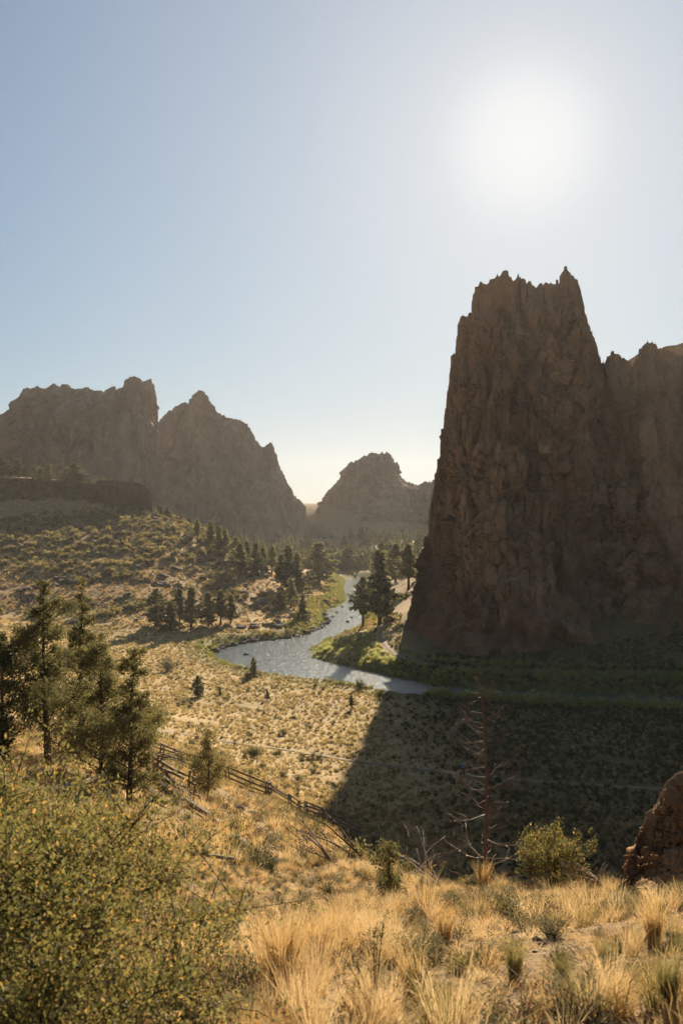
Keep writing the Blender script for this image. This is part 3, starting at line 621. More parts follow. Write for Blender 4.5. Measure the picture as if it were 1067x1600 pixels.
# --- foreground grass
protos = [tussock('t', .16, .26, 90, .005, 1, 'gold', 2), tussock('t', .16, .34, 100, .005, 2, 'pale', 8), tussock('t', .2, .2, 80, .006, 3, 'gold', 0, lean=.9),
          tussock('t', .18, .42, 110, .005, 4, 'pale', 10, lean=.45), tussock('t', .2, .3, 90, .006, 5, 'olive', 0), tussock('t', .28, .11, 60, .007, 6, 'pale', 0, lean=1.5),
          shrub_mesh('s', .16, .2, 260, .022, 7, 'brown', 12, link=False), shrub_mesh('s', .2, .24, 420, .022, 8, 'dryshrub', 14, link=False)]
x, y = wedge(40000, 1.8, 25, rng, R(44), .8); t = x / y
dens = fbm(P3(x / 1.1, y / 1.1, 2), 4); n = len(x)
kind = rng.choice(8, n, p=[.13, .11, .11, .03, .05, .44, .05, .08])
keep = (dens > .13) | ((kind >= 6) & (dens > -.15)) | ((kind == 5) & (dens > -.55)); tallz = np.exp(-((t + .02) / .07) ** 2) * sstep(7.5, 5.5, y) + .0
keep |= (tallz > .3) & (dens > -.08)
x, y, kind, t, tallz, dens = x[keep], y[keep], kind[keep], t[keep], tallz[keep], dens[keep]; z = H(x, y); n = len(x)
kind = np.where((tallz > .4) & (rng.uniform(size=n) < .6), np.where(rng.uniform(size=n) < .5, 3, 0), kind)
scale = rng.uniform(.55, 1.15, n) * (.75 + .5 * sstep(-.2, .5, fbm(P3(x / 2.5, y / 2.5, 8), 2))) * (.84 - .1 * tallz) * (1 - .25 * sstep(.1, .3, t) * sstep(9, 5, y))
scatter('dry_grass', np.stack([x, y, z - .01], 1), rots(n, rng), scale, kind, protos, 'tall dry golden grass covering the foreground slope')
protos = [boulder_mesh('b', 70, M['boulder'], False), boulder_mesh('b', 71, M['outcrop'], False)]
for k in range(3):
    A_ = Acc(); r_ = random.Random(80 + k)
    for q_ in range(5):
        a0 = Vector((r_.uniform(-1, 1), r_.uniform(-1, 1), r_.uniform(0, .3))); b0 = a0 + Vector((r_.gauss(0, 1.2), r_.gauss(0, 1.2), r_.uniform(-.1, .5))); A_.add(tube([a0, (a0 + b0) / 2 + Vector((0, .1, .1)), b0], [.07, .06, .02], 3))
    protos.append(mk('b', A_.V, A_.F, M['deadwood'] if k else M['palewood'], link=False))
x, y = wedge(9000, 1.8, 20, rng, R(32), .8); z = H(x, y); n = len(x); kd = rng.choice(5, n, p=[.25, .15, .2, .25, .15])
scatter('ground_litter', np.stack([x, y, z], 1), rots(n, rng, .3), np.where(kd < 2, rng.uniform(.006, .03, n), rng.uniform(.015, .045, n)), kd, protos, 'pebbles and broken twigs lying between the grass tufts')
# --- hill slope grass 22..95
protos = [tussock('t', .35, .36, 50, .014, 11, 'gold', seg=2), tussock('t', .35, .32, 50, .014, 12, 'pale', seg=2), tussock('t', .35, .3, 50, .015, 13, 'olive', seg=2), tussock('t', .35, .2, 50, .018, 14, 'pale', lean=1.2, seg=2),
          shrub_mesh('s', .38, .4, 160, .06, 15, 'dryshrub', 8, link=False), shrub_mesh('s', .34, .34, 140, .06, 16, 'brown', 8, link=False), shrub_mesh('s', .4, .42, 160, .06, 17, 'rabbit', 8, link=False)]
x, y = wedge(30000, 20, 105, rng, R(38), .8); z = H(x, y)
keep = (z > 1.0) & (fbm(P3(x / 2.2, y / 2.2, 4), 3) > -.12) & (path_d(x, y) > 1.4); x, y, z = x[keep], y[keep], z[keep]; n = len(x)
scatter('hillside_grass', np.stack([x, y, z - .02], 1), rots(n, rng), rng.uniform(.6, 1.5, n), rng.choice(7, n, p=[.26, .2, .1, .22, .1, .06, .06]), protos, 'dry bunchgrass and low brush on the slope above the valley')
# --- valley tussocks
protos = [tussock('t', .5, .42, 34, .05, 21, 'tuft', seg=2), tussock('t', .5, .36, 34, .05, 22, 'tuft', seg=2), tussock('t', .5, .45, 34, .05, 23, 'olive', seg=2), tussock('t', .55, .5, 34, .05, 24, 'sage_with_shade', seg=2), shrub_mesh('s', .5, .5, 60, .16, 25, 'sage_with_shade', 6, link=False)]
x, y = wedge(64000, 70, 255, rng, R(27), 1.0); z = H(x, y); rd = river_d(x, y)
keep = (rd > 2.5) & (path_d(x, y) > .9) & (z > .6) & (z < 14) & clear_of_cliff(x, y) & (fbm(P3(x / 9, y / 9, 4), 4) > -.34)
x, y, z, rd = x[keep], y[keep], z[keep], rd[keep]; n = len(x)
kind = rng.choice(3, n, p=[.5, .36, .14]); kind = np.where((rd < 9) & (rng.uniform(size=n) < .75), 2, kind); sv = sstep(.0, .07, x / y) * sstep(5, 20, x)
kind = np.where(rng.uniform(size=n) < .75 * sv, rng.choice([3, 4], n), kind); kind = np.where((rng.uniform(size=n) < .03 + .3 * (fbm(P3(x / 7, y / 7, 31), 3) > .3)), 4, kind)  # darker kinds inside the cliff's shadow deepen its tone; then random dark clumps
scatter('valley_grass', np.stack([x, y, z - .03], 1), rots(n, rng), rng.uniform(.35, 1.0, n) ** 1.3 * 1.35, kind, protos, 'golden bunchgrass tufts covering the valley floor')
# --- left hillside tufts
protos = [tussock('t', .6, .5, 22, .09, 31, 'gold', seg=2), shrub_mesh('s', .55, .5, 70, .22, 32, 'hillbrush', 5, link=False), shrub_mesh('s', .5, .45, 70, .2, 33, 'dryshrub', 5, link=False)]
x, y = wedge(40000, 250, 405, rng, R(27), 1.0); z = H(x, y); t = x / y; rd = river_d(x, y)
keep = (rd > 2) & (t < .04) & (fbm(P3(x / 12, y / 12, 6), 3) > -.25); x, y, z = x[keep], y[keep], z[keep]; n = len(x)
scatter('hillside_scrub', np.stack([x, y, z - .03], 1), rots(n, rng), rng.uniform(.5, 1.4, n), rng.choice(3, n, p=[.76, .12, .12]), protos, 'low scrub and dry tufts over the left hillside')
# --- green riverside reeds
protos = [tussock('t', .6, .9, 60, .05, 41, 'reed', seg=2, lean=.45), tussock('t', .7, .6, 60, .06, 42, 'reed', seg=2, lean=.7), tussock('t', .6, .7, 50, .05, 43, 'olive', seg=2)]
x, y = wedge(90000, 150, 470, rng, R(21), 1.0); rd = river_d(x, y); t = x / y
wdth = 2.6 + 2.5 * sstep(-.2, .4, fbm(P3(x / 14, y / 14, 2), 2)) + 5 * ((x < 0) & (y > 260)) + 4 * ((x > 3) & (y > 215) & (y < 420))
keep = (rd > .2) & (rd < wdth); x, y, rd = x[keep], y[keep], rd[keep]; z = H(x, y); n = len(x)
scatter('riverside_reeds', np.stack([x, y, z - .05], 1), rots(n, rng), rng.uniform(.6, 1.25, n), rng.choice(3, n, p=[.45, .4, .15]), protos, 'bright green reeds and grass lining the river banks')
# --- willow thicket on the right bank point
protos = [shrub_mesh('s', 1.3, 1.9, 420, .30, 50 + k, 'willow', 12, link=False, aspect=.35) for k in range(3)]
def inpoly(x, y, poly):
    ins = np.zeros(np.shape(x), bool); n = len(poly)
    for k in range(n):
        a = poly[k]; b = poly[(k + 1) % n]
        ins ^= ((a[1] > y) != (b[1] > y)) & (x < (b[0] - a[0]) * (y - a[1]) / (b[1] - a[1] + 1e-12) + a[0])
    return ins
TH1 = [pl(*q_, 1.2) for q_ in [(481,1022),(500,1010),(530,1003),(560,1000),(580,1004),(598,1014),(612,1024),(640,1032),(690,1042),(760,1046),(900,1052),(1080,1056),(1300,1060),(1300,1088),(1080,1086),(900,1079),(760,1072),(665,1068),(630,1058),(570,1046),(520,1035),(490,1030)]]
x = rng.uniform(-10, 110, 9000); y = rng.uniform(165, 265, 9000)
keep = inpoly(x, y, TH1) & (river_d(x, y) > .8) & (seg_dist(x, y, p2) > 1.8); x, y = x[keep][:1500], y[keep][:1500]
x2 = rng.uniform(14, 110, 5000); y2 = rng.uniform(150, 185, 5000); rd2 = river_d(x2, y2); near_ = (rd2 > .5) & (rd2 < 3.6) & (y2 < 172); x2, y2 = x2[near_][:420], y2[near_][:420]
x = np.concatenate([x, x2]); y = np.concatenate([y, y2]); z = H(x, y); n = len(x)
rsc = rng.uniform(.32, .62, n) * np.where(x > 22, 1.15, 1) * np.where((y < 172) & (x > 14), 1.9, 1)
scatter('willow_thicket', np.stack([x, y, z - .1], 1), rots(n, rng), rsc, rng.choice(3, n), protos, 'green willow thicket along the right bank of the river')
# far dark wood under the cliffs
fprot = []
for k in range(3):
    r_ = np.random.RandomState(60 + k); hh = r_.uniform(0, 1, 420) ** 1.3
    a = r_.uniform(0, 6.28, 420); rad = (1 - hh) * 2.6 * r_.uniform(.5, 1.1, 420)
    V, Fc = leaf_tris(np.stack([np.cos(a) * rad, np.sin(a) * rad, .6 + hh * 8.5], 1), 1.1, r_, .55)
    fprot.append(mk('f', V, Fc, M['pine'], link=False))
x = rng.uniform(-120, 190, 5200); y = rng.uniform(500, 700, 5200); z = H(x, y)
keep = (rng.uniform(size=5200) < .25 + .6 * (1 - sstep(505, 600, y))) & (fbm(P3(x / 25, y / 25, 4), 2) > -.1 - .3 * (y < 560)) & (river_d(x, y) > 4)
x, y, z = x[keep], y[keep], z[keep]; n = len(x)
scatter('distant_wood', np.stack([x, y, z - .2], 1), rots(n, rng, .03), rng.uniform(.35, 1.0, n), rng.choice(3, n), fprot, 'dark belt of conifers at the foot of the far cliffs')

# ---------------------------------------------------------------- trees in the middle distance
protoP = [conifer('pine_tree', 10, 5.2, 100 + k, 'pine', n=2600, leaf=.62, taper=[.6, .85, 1.1, .7][k], trunk_clear=[.1, .16, .04, .28][k], gap=[.25, .6, .3, .8][k]) for k in range(4)]
used = set()
def place(proto_list, k, px, py, top, label, cat='tree', group=None, wide=1.0, dmin=40, D=None, name=None):
    if D is None: X_, Y_, Z_ = hit(px, py, dmin)
    else: X_, Y_ = (px - CX) / F * D, D; Z_ = h1(X_, Y_)
    h = (py - top) / F * Y_; pr = proto_list[k % len(proto_list)]; hp = 10.0
    s = h / hp * 1.02; wide *= 1.4; rz = random.Random(int(px * 7 + py)).uniform(0, 6.28)
    if id(pr) not in used:
        used.add(id(pr)); pr.location = (X_, Y_, Z_ - .1); pr.scale = (s * wide, s * wide, s); pr.rotation_euler = (0, 0, rz)
        pr['label'] = label
        if group: pr['group'] = group
        return pr
    return copy_tree(pr, (X_, Y_, Z_ - .1), rz, (s * wide, s * wide, s), label, group)
TREES = [
 (0, 498,914,849,1.5,'broad dense conifer standing right above the green left bank, below the saddle'),
 (1, 451,930,855,1.0,'tall conifer behind the shrubs of the left bank, left of the broad one'),
 (2, 464,936,864,.9,'slender conifer just right of the tallest pair on the left bank'),
 (3, 440,922,868,1.0,'conifer half hidden left of the tallest pair on the left bank'),
 (2, 473,969,929,1.2,'small dark conifer closest to the river edge on the left bank'),
 (0, 438,956,924,1.2,'small rounded conifer among boulders above the left bank'),
 (1, 455,950,905,1.1,'medium conifer on the grassy slope between the small dark one and the tall pair'),
 (3, 425,897,855,1.1,'olive conifer on the crest where the left hill drops to the river'),
 (0, 411,899,857,.9,'narrow conifer second from the end of the left hill crest'),
 (1, 399,901,849,1.0,'brownish tall conifer on the lower crest of the left hill'),
 (2, 386,893,846,1.1,'brown rusty looking conifer amid the row on the left hill crest'),
 (3, 376,906,851,1.1,'conifer with a bare trunk foot below the row on the left hill crest'),
 (0, 368,880,840,1.0,'conifer high in the row, left of the rusty one'),
 (1, 352,868,829,1.1,'conifer midway along the skyline of the left hill'),
 (2, 329,854,815,1.1,'conifer standing alone on the upper skyline of the left hill'),
 (3, 309,846,812,1.0,'leftmost slim conifer on the upper skyline of the left hill'),
 (1, 342,866,824,1.0,'conifer just below the lone one on the left hill skyline'),
 (0, 243,978,921,1.2,'leftmost conifer of the meadow grove at the foot of the left hill'),
 (2, 267,986,941,1.3,'short dark conifer in front of the meadow grove'),
 (1, 299,982,918,1.1,'tallest dark conifer in the middle of the meadow grove'),
 (3, 281,975,922,1.1,'grey green conifer behind the short dark one in the meadow grove'),
 (0, 326,979,926,1.0,'pale conifer right of the tallest one in the meadow grove'),
 (3, 345,977,924,1.1,'second pale conifer from the right end of the meadow grove'),
 (1, 361,974,930,1.1,'rightmost conifer of the meadow grove nearest the river'),
 (1, 593,976,863,.95,'tall dark pine on the right bank above the rapids'),
 (3, 567,980,904,.95,'lower leaning pine left of the tall one on the right bank'),
 (2, 604,972,915,.75,'pine at the right foot of the tall dark pine'),
 (3, 638,922,852,1.1,'loose crowned pine beside the tall cliff foot'),
 (0, 618,910,851,1.1,'sunlit pine between the tall dark pine and the cliff'),
 (1, 596,905,849,1.0,'pine whose top shows behind the tall dark pine'),
 (2, 655,905,868,1.2,'small pine tucked against the left edge of the tall cliff'),
 (2, 396,1058,1027,1.1,'small spiky conifer on the near bank at the river bend'),
 (0, 309,1090,1056,1.0,'grey young conifer alone in the golden meadow'),
 (3, 549,1109,1086,1.0,'little dark conifer near the shadow edge by the river'),
 (1, 418,1094,1079,1.2,'tiny round conifer in the meadow below the river bend'),
 (2, 344,1087,1073,1.0,'tiny conifer right of the grey young one'),
 (0, 497,789,780,1.5,'tiny round tree alone on the saddle against the sky'),
]
for (k, px, py, top, wd, lab) in TREES:
    if py < 800: place(protoP, k, px, py, top, lab, wide=wd, D=742)
    else: place(protoP, k, px, py, top, lab, wide=wd, dmin=60)
rnd = random.Random(5)
for px, hgt in [(-12,26),(4,30),(16,24),(29,28),(42,22),(54,22),(64,18),(76,26),(90,16),(103,22),(117,32),(128,18),(140,14),(158,22),(170,18),(186,26),(197,16),(-40,30),(-70,26)]:
    D = rnd.uniform(420, 434); X_ = (px - CX) / F * D; Z_ = h1(X_, D); base = CY + (EYE - Z_) / D * F
    place(protoP, rnd.randrange(4), px, base, base - hgt, 'small olive juniper in the row on top of the rimrock plateau', group='junipers on the rimrock plateau', wide=1.7, D=D)
for px, py, hgt in [(252,800,14),(262,806,16),(236,782,12),(283,818,12),(297,832,14)]:
    place(protoP, rnd.randrange(4), px, py + 4, py + 4 - hgt, 'small juniper on the skyline just below the rimrock end', group='junipers below the rimrock end', wide=1.6, D=388)
for k in range(16):
    px = 508 + rnd.uniform(0, 110); D = rnd.uniform(495, 520); X_ = (px - CX) / F * D; Z_ = h1(X_, D); base = CY + (EYE - Z_) / D * F
    place(protoP, k, px, base, base - rnd.uniform(22, 40), 'dark shaded conifer in the belt beyond the last bend of the river', group='shaded conifers beyond the river bend', wide=1.25, D=D)

# near junipers
def juniper(px, py, top, D, seed, wide, label, n=15000, clear=.1, leaf=.10, lean=0):
    X_, Y_ = (px - CX) / F * D, D; Z_ = h1(X_, Y_); h = EYE - (top - CY) / F * D - Z_
    t = conifer('juniper_tree', h, wide, seed, label, 'juniper', n=int(n * 1.35), leaf=leaf, trunk_clear=clear, m='juniper', taper=.88, nb=66, gap=.9)
    t.location = (X_, Y_, Z_ - .1); t.rotation_euler = (0, lean, 0); return t
juniper(76, 1215, 905, 38, 201, 4.8, 'tall juniper with a straight bare trunk on the left, by the fence line', 28000, .17, .10, -.03)
juniper(128, 1215, 900, 44, 202, 3.3, 'thin topped juniper just behind and right of the tallest one', 20000, .04, .11)
juniper(202, 1245, 1012, 33, 203, 3.5, 'juniper with upswept limbs, right end of the left group', 24000, .04, .085, .03)
juniper(160, 1235, 985, 36, 204, 3.5, 'dense juniper in the middle of the left group', 20000, .03, .09)
juniper(4, 1200, 985, 36, 205, 3.8, 'juniper cut by the left edge of the frame', 18000, .05, .10)
juniper(326, 1234, 1137, 46, 206, 2.6, 'bushy young juniper growing against the rail fence', 9000, .02, .09)
juniper(608, 1408, 1302, 12.5, 207, .62, 'small green juniper sapling among foreground grass left of the dead tree', 7000, .02, .028)
for k, (a, b, w_) in enumerate([(606, 1408, .5)]): pass

# ---------------------------------------------------------------- shrubs as things
sm = [shrub_mesh('sagebrush', 1.0, 1.1, 900, .13, 300, 'dryshrub', 16), shrub_mesh('rabbitbrush', 1.0, 1.0, 900, .13, 301, 'rabbit', 16), shrub_mesh('sagebrush', 1.0, .8, 1300, .13, 302, 'juniper', 18)]
used_sm = set()
def shrub(k, px, py, wpx, label, group=None, dmin=3, hs=1.0, loc=None, dark=None):
    if loc is None: X_, Y_, Z_ = hit(px, py, dmin); s = wpx / F * Y_ / 2.0
    else: X_, Y_, Z_, s = loc
    src = sm[k]
    if k in used_sm: o = src.copy(); COL.objects.link(o)
    else: o = src; used_sm.add(k)
    o.location = (X_, Y_, Z_ - .03); o.scale = (s, s, s * hs); o.rotation_euler = (0, 0, (px * 1.7) % 6.28)
    tag(o, label, 'shrub', group); return o
for a in [(2,397,1183,42,'large dark shrub beside the valley path, above the fence'),(2,435,1180,20,'smaller dark shrub right of the largest one by the path'),
 (0,562,1077,28,'grey shrub at the water edge left of the shadow tip'),(1,593,1091,26,'yellow green shrub on the near bank at the river tip'),(0,493,1074,16,'low shrub on the near bank at mid bend'),
 (0,300,1168,22,'small shrub left of the path near the young juniper'),(0,443,1150,20,'shrub in the golden meadow above the path'),(0,485,1140,16,'small grey shrub in the meadow between path and river'),
 (2,500,1085,12,'little shrub in the meadow close to the near bank'),(0,262,1050,40,'wide low shrub patch in the meadow left of the river bend'),(0,490,1210,20,'shrub just left of the shadow edge below the path'),
 (2,410,1200,18,'dark low shrub between the path and the rail fence'),(0,345,1183,18,'grey shrub behind the young juniper at the fence'),(0,465,1222,22,'grey sage clump above the right fence end'),
 (0,440,1215,20,'grey sage clump above the middle of the fence'),(2,372,1072,12,'tiny shrub near the bend of the river'),(0,385,1060,18,'low shrub left of the spiky conifer on the near bank'),
 (2,935,1440,62,'dark olive sagebrush in the foreground right of centre'),(1,885,1440,1,'') ]:
    if a[4]: shrub(*a)
for a in [(0,513,1400,46,'dome of grey sagebrush left of the sapling'),(1,795,1440,88,'wide yellow green rabbitbrush in front of the dead tree'),(0,845,1450,60,'grey sagebrush touching the wide rabbitbrush'),
 (0,937,1470,42,'small silvery sagebrush below the dark olive one'),(2,958,1415,40,'dark shrub right behind the dark olive sagebrush'),(0,740,1385,40,'pale sage at the foot of the dead tree'),
 (0,420,1365,54,'grey sagebrush on the slope below the fence end'),(0,365,1330,50,'dull brown sagebrush below the fence line'),(1,340,1290,46,'pale green sagebrush below the young juniper'),
 (0,475,1345,44,'sagebrush left of the fallen branches'),(1,722,1520,80,'low green sagebrush in the near grass'),(0,665,1390,40,'grey sagebrush right of the sapling'),(0,430,1275,30,'sagebrush under the middle of the fence'),
 (2,385,1330,40,'dark green brush on the slope below the fence'),(0,1010,1470,30,'small grey shrub near the right edge'),(1,615,1430,34,'rabbitbrush under the sapling')]:
    shrub(*a)
# shrubs of the left hillside: the largest 260 as things
x, y = wedge(9000, 255, 398, np.random.RandomState(77), R(23), 1.0); t = x / y; z = H(x, y)
keep = (t < -.02) & (z > 4.5) & (river_d(x, y) > 6) & (fbm(P3(x / 16, y / 16, 1), 3) + .5 * sstep(8, 26, z) > .12)
x, y, z = x[keep], y[keep], z[keep]; sz = np.random.RandomState(5).uniform(.5, 1.7, len(x)) ** 1.1
vis = (x / y > -.36); order = np.argsort(-(sz / y) * np.where(vis, 1, .01))
sm2 = [shrub_mesh('hill_shrub', 1.0, 1.15, 240, .34, 310, 'hillbrush', 9), shrub_mesh('hill_shrub', 1.0, 1.0, 240, .34, 311, 'dryshrub', 9)]
first = [True, True]
for i in order[:280]:
    k = int(rng.uniform() < .35)
    if first[k]: o = sm2[k]; first[k] = False
    else: o = sm2[k].copy(); COL.objects.link(o)
    s = sz[i]; o.location = (x[i], y[i], z[i] - .1); o.scale = (s, s, s * .95); o.rotation_euler = (0, 0, rng.uniform(0, 6.28))
    tag(o, 'round olive shrub among rocks on the left hillside', 'shrub', 'shrubs on the left hillside')
rest = order[280:1000]
scatter('hillside_brush', np.stack([x[rest], y[rest], z[rest] - .1], 1), rots(len(rest), rng), sz[rest], rng.choice(2, len(rest)),
        [shrub_mesh('s', 1.0, 1.1, 160,   .36, 320, 'hillbrush', 8, link=False), shrub_mesh('s', 1.0, 1.0, 160, .36, 321, 'dryshrub', 8, link=False)], 'olive brush filling the upper left hillside')

# ---------------------------------------------------------------- boulders
bms = [boulder_mesh('boulder', s_, M['boulder']) for s_ in (1, 2, 3)]; fb = [True] * 3
def boulder(k, loc, s, label, group=None, mt=None, rz=None):
    if fb[k]: o = bms[k]; fb[k] = False
    else: o = bms[k].copy(); COL.objects.link(o)
    o.location = loc; o.scale = (s, s, s * rng.uniform(.7, 1.0)); o.rotation_euler = (rng.uniform(-.3, .3), rng.uniform(-.3, .3), rng.uniform(0, 6.28))
    tag(o, label, 'boulder', group); return o
x, y = wedge(4600, 255, 398, np.random.RandomState(99), R(21), 1.0); t = x / y; z = H(x, y)
keep = (t < -.01) & (z > 1.6) & (river_d(x, y) > 3) & (fbm(P3(x / 13, y / 13, 21), 3) > .05) & (t > -.36)
x, y, z = x[keep], y[keep], z[keep]; sz = np.random.RandomState(6).uniform(.3, 1.0, len(x)) ** 1.6 * 1.7
order = np.argsort(-sz / y)
for i in order[:150]: boulder(int(rng.randint(3)), (x[i], y[i], z[i] + .1 * sz[i]), sz[i], 'dark angular boulder among the scrub of the left hillside', 'boulders on the left hillside')
rest = order[150:]
scatter('hillside_rubble', np.stack([x[rest], y[rest], z[rest]], 1), rots(len(rest), rng, .4), sz[rest], rng.choice(2, len(rest)), [boulder_mesh('b', 7, M['boulder'], False), boulder_mesh('b', 8, M['boulder'], False)], 'loose rubble scattered over the left hillside')
# along the far bank of the bend
for k in range(46):
    q_ = k / 45 * 6.999; i = int(q_); a = LB[7 + i]; b = LB[8 + i]; f_ = q_ - i
    px, py = a[0] + (b[0] - a[0]) * f_, a[1] + (b[1] - a[1]) * f_
    X_, Y_ = pl(px, py); X_ += rng.uniform(-.8, .8); Y_ += rng.uniform(-.3, 2.2)
    boulder(int(rng.randint(3)), (X_, Y_, max(h1(X_, Y_), -.1) + .15), rng.uniform(.45, 1.3), 'dark rock at the water edge along the far side of the bend', 'rocks lining the far bank')
for px, py, w_, lab in [(384,1023,10,'pale low rock breaking the surface in the middle of the bend'),(352,1015,6,'small rock in the water near the left tip of the bend'),(520,964,9,'dark rock left of the rapids'),
 (527,957,7,'dark rock in the middle of the rapids'),(515,970,7,'rock at the lower left side of the rapids'),(543,972,8,'rock on the right side of the rapids'),(535,948,6,'rock at the head of the rapids'),(549,965,7,'rock under the leaning pine at the rapids'),
 (845,1094,11,'light rock in the shaded river right of the dead tree'),(782,1088,6,'small light rock in the shaded river near the dead tree top'),(548,944,5,'small rock at the top right of the rapids'),(511,960,6,'rock hugging the left bank beside the rapids')]:
    X_, Y_ = pl(px, py); boulder(int(rng.randint(3)), (X_, Y_, .05), w_ / F * Y_ * .42, lab)
X_, Y_, Z_ = hit(1052, 960, 150); 

# ---------------------------------------------------------------- rail fences
def fence(label, nodes, rails, seed, hgt=.95, loose=0):
    rnd = random.Random(seed); P = [Vector(hit(a, b, 20, 140)) for a, b in nodes]; root = empty('rail_fence', P[0]); tag(root, label, 'fence'); o0 = P[0]
    # zigzag
    Q = []
    for k in range(len(P) - 1):
        d = P[k + 1] - P[k]; n = max(1, round(d.length / 3.6)); side = Vector((-d.y, d.x, 0)).normalized()
        for j in range(n): 
            p_ = P[k] + d * j / n + side * (.35 if j % 2 else -.35); Q.append(Vector((p_.x, p_.y, h1(p_.x, p_.y))))
    p_ = P[-1]; Q.append(Vector((p_.x, p_.y, h1(p_.x, p_.y))))
    for k in range(len(Q) - 1):
        a, b = Q[k], Q[k + 1]; d = (b - a).normalized()
        for r_ in range(rails):
            if loose and rnd.random() < loose * .4: continue
            zz = .12 + hgt * r_ / (rails - 1) * (1 - (rnd.random() * loose)) + (.11 if k % 2 else 0)
            j1 = Vector((rnd.uniform(-.1, .1), rnd.uniform(-.1, .1), rnd.uniform(-.04, .04))) * (1 + 5 * loose)
            aa = a - d * .35 - o0 + Vector((0, 0, zz)); bb = b + d * .35 - o0 + Vector((0, 0, zz)) + j1
            if loose and rnd.random() < loose: bb.z -= zz * rnd.random()
            mid = (aa + bb) / 2 + Vector((rnd.uniform(-.05, .05), rnd.uniform(-.05, .05), rnd.uniform(-.06, .03)))
            V, Fc = tube([aa, mid, bb], [rnd.uniform(.05, .08), .068, rnd.uniform(.045, .065)], 6, .15, rnd); mk('rail', V, Fc, M['rail'], root)
    for k, a in enumerate(Q):
        for sx in (-1, 1):
            b0 = a - o0 + Vector((sx * .16, .1 * sx, -.2)); V, Fc = tube([b0, b0 + Vector((-sx * .1, 0, hgt + .45))], [.065, .055], 6, .15, rnd); mk('post', V, Fc, M['rail'], root)
    return root
fence('split rail fence running downhill right of the young juniper', [(350,1222),(410,1245),(461,1270),(505,1284),(560,1312)], 4, 1)
fence('split rail fence section left of the young juniper, beyond the collapsed rails', [(215,1172),(281,1198),(312,1208)], 4, 2)
fence('collapsed zigzag rail fence with loose rails at the foot of the junipers', [(225,1218),(262,1228),(300,1250)], 5, 3, 1.0, .5)
def log(pts, rad, label, m, dmin=8, name='fallen_log', lift=.05):
    P = [Vector(hit(a, b, dmin, 120)) + Vector((0, 0, lift + dz)) for a, b, dz in pts]; o0 = P[0].copy(); rnd = random.Random(int(pts[0][0]))
    r_ = np.linspace(rad[0], rad[1], len(P)); V, Fc = tube([p_ - o0 for p_ in P], list(r_), 7, .12, rnd)
    o = mk(name, V, Fc, M[m]); o.location = o0; tag(o, label, 'log' if 'log' in name else 'branch'); return o
log([(242,1228,.1),(290,1256,.1),(344,1292,.1)], (.16, .10), 'long fallen log with a bleached end below the collapsed fence', 'rail')
log([(335,1293,.12),(350,1291,.12)], (.10, .03), 'bleached broken wood piece at the lower end of the long fallen log', 'palewood')
log([(250,1190,.4),(300,1206,.2)], (.12, .09), 'heavy log lying along the left fence section', 'rail')
log([(228,1240,.15),(262,1262,.1)], (.13, .09), 'short thick log under the juniper with upswept limbs', 'rail')
log([(100,1245,.1),(165,1222,.2),(205,1218,.2)], (.12, .07), 'fallen log beneath the left junipers', 'rail')
log([(60,1250,.1),(120,1236,.2)], (.12, .07), 'fallen log at the foot of the tallest juniper', 'deadwood')
log([(428,1318,.05),(455,1328,.05)], (.05, .03), 'small bleached log on the slope below the fence', 'palewood')
log([(325,1345,.05),(365,1352,.08)], (.05, .03), 'weathered log beside the big foreground shrub', 'deadwood')

# ---------------------------------------------------------------- dead tree
def branch_obj(pts, r0, r1, parent, m, n=5, name='branch'):
    V, Fc = tube(pts, list(np.linspace(r0, r1, len(pts))), n); return mk(name, V, Fc, m, parent, smooth=True)
def dead_tree(px, py, top, D, seed, label):
    rnd = random.Random(seed); X_ = (px - CX) / F * D; Z_ = h1(X_, D); h = EYE - (top - CY) / F * D - Z_
    root = empty('dead_tree', (X_, D, Z_ - .1)); tag(root, label, 'tree')
    tp = [(0, 0, 0), (.02, 0, h * .25), (0.03, 0, h * .5), (-.02, 0, h * .72), (-.10, 0, h * .9), (-.16, 0, h)]
    V, Fc = tube(tp, [.031, .027, .021, .014, .008, .003], 8); mk('trunk', V, Fc, M['reddead'], root, smooth=True)
    def tpos(f): return tuple(np.interp(f * h, [p_[2] for p_ in tp], [p_[k] for p_ in tp]) for k in range(3))
    for b in range(74):
        f = .06 + .84 * ((b + rnd.random()) / 74); a = rnd.choice([0, math.pi]) + rnd.uniform(-1.1, 1.1); prof = math.sin(min(1, (1 - f) * 1.25) * math.pi * .62)
        ln = (.14 + .72 * prof) * rnd.choice([.35, .6, .8, 1, 1.1]); x0, y0, z0 = tpos(f); rise = rnd.uniform(-.25, .35) + .35 * f
        pts = [(x0, y0, z0)]; aa = a; cx_, cy_, cz_ = x0, y0, z0; el = rise - .2
        for k in range(5):
            aa += rnd.uniform(-.3, .3); el += rnd.uniform(-.12, .38); st = ln / 5
            cx_ += math.cos(aa) * math.cos(el) * st; cy_ += math.sin(aa) * math.cos(el) * st; cz_ += math.sin(el) * st; pts.append((cx_, cy_, cz_))
        pale = rnd.random() < .2 and f < .5
        br = branch_obj(pts, .0095 * (1.2 - f * .6), .003, root, M['palewood'] if pale else M['reddead'])
        if ln > .4:
            for k in (2, 3, 4):
                if rnd.random() < .8:
                    q0 = pts[k]; tl = ln * rnd.uniform(.15, .4); a2 = aa + rnd.choice([-.9, .9]); q1 = (q0[0] + math.cos(a2) * tl * .5, q0[1] + math.sin(a2) * tl * .5, q0[2] + tl * rnd.uniform(.0, .5))
                    q2 = (q1[0] + math.cos(a2) * tl * .4, q1[1] + math.sin(a2) * tl * .4, q1[2] + tl * rnd.uniform(.1, .5))
                    branch_obj([q0, q1, q2], .006, .0025, br, M['palewood'] if pale else M['reddead'], 4, 'twig')
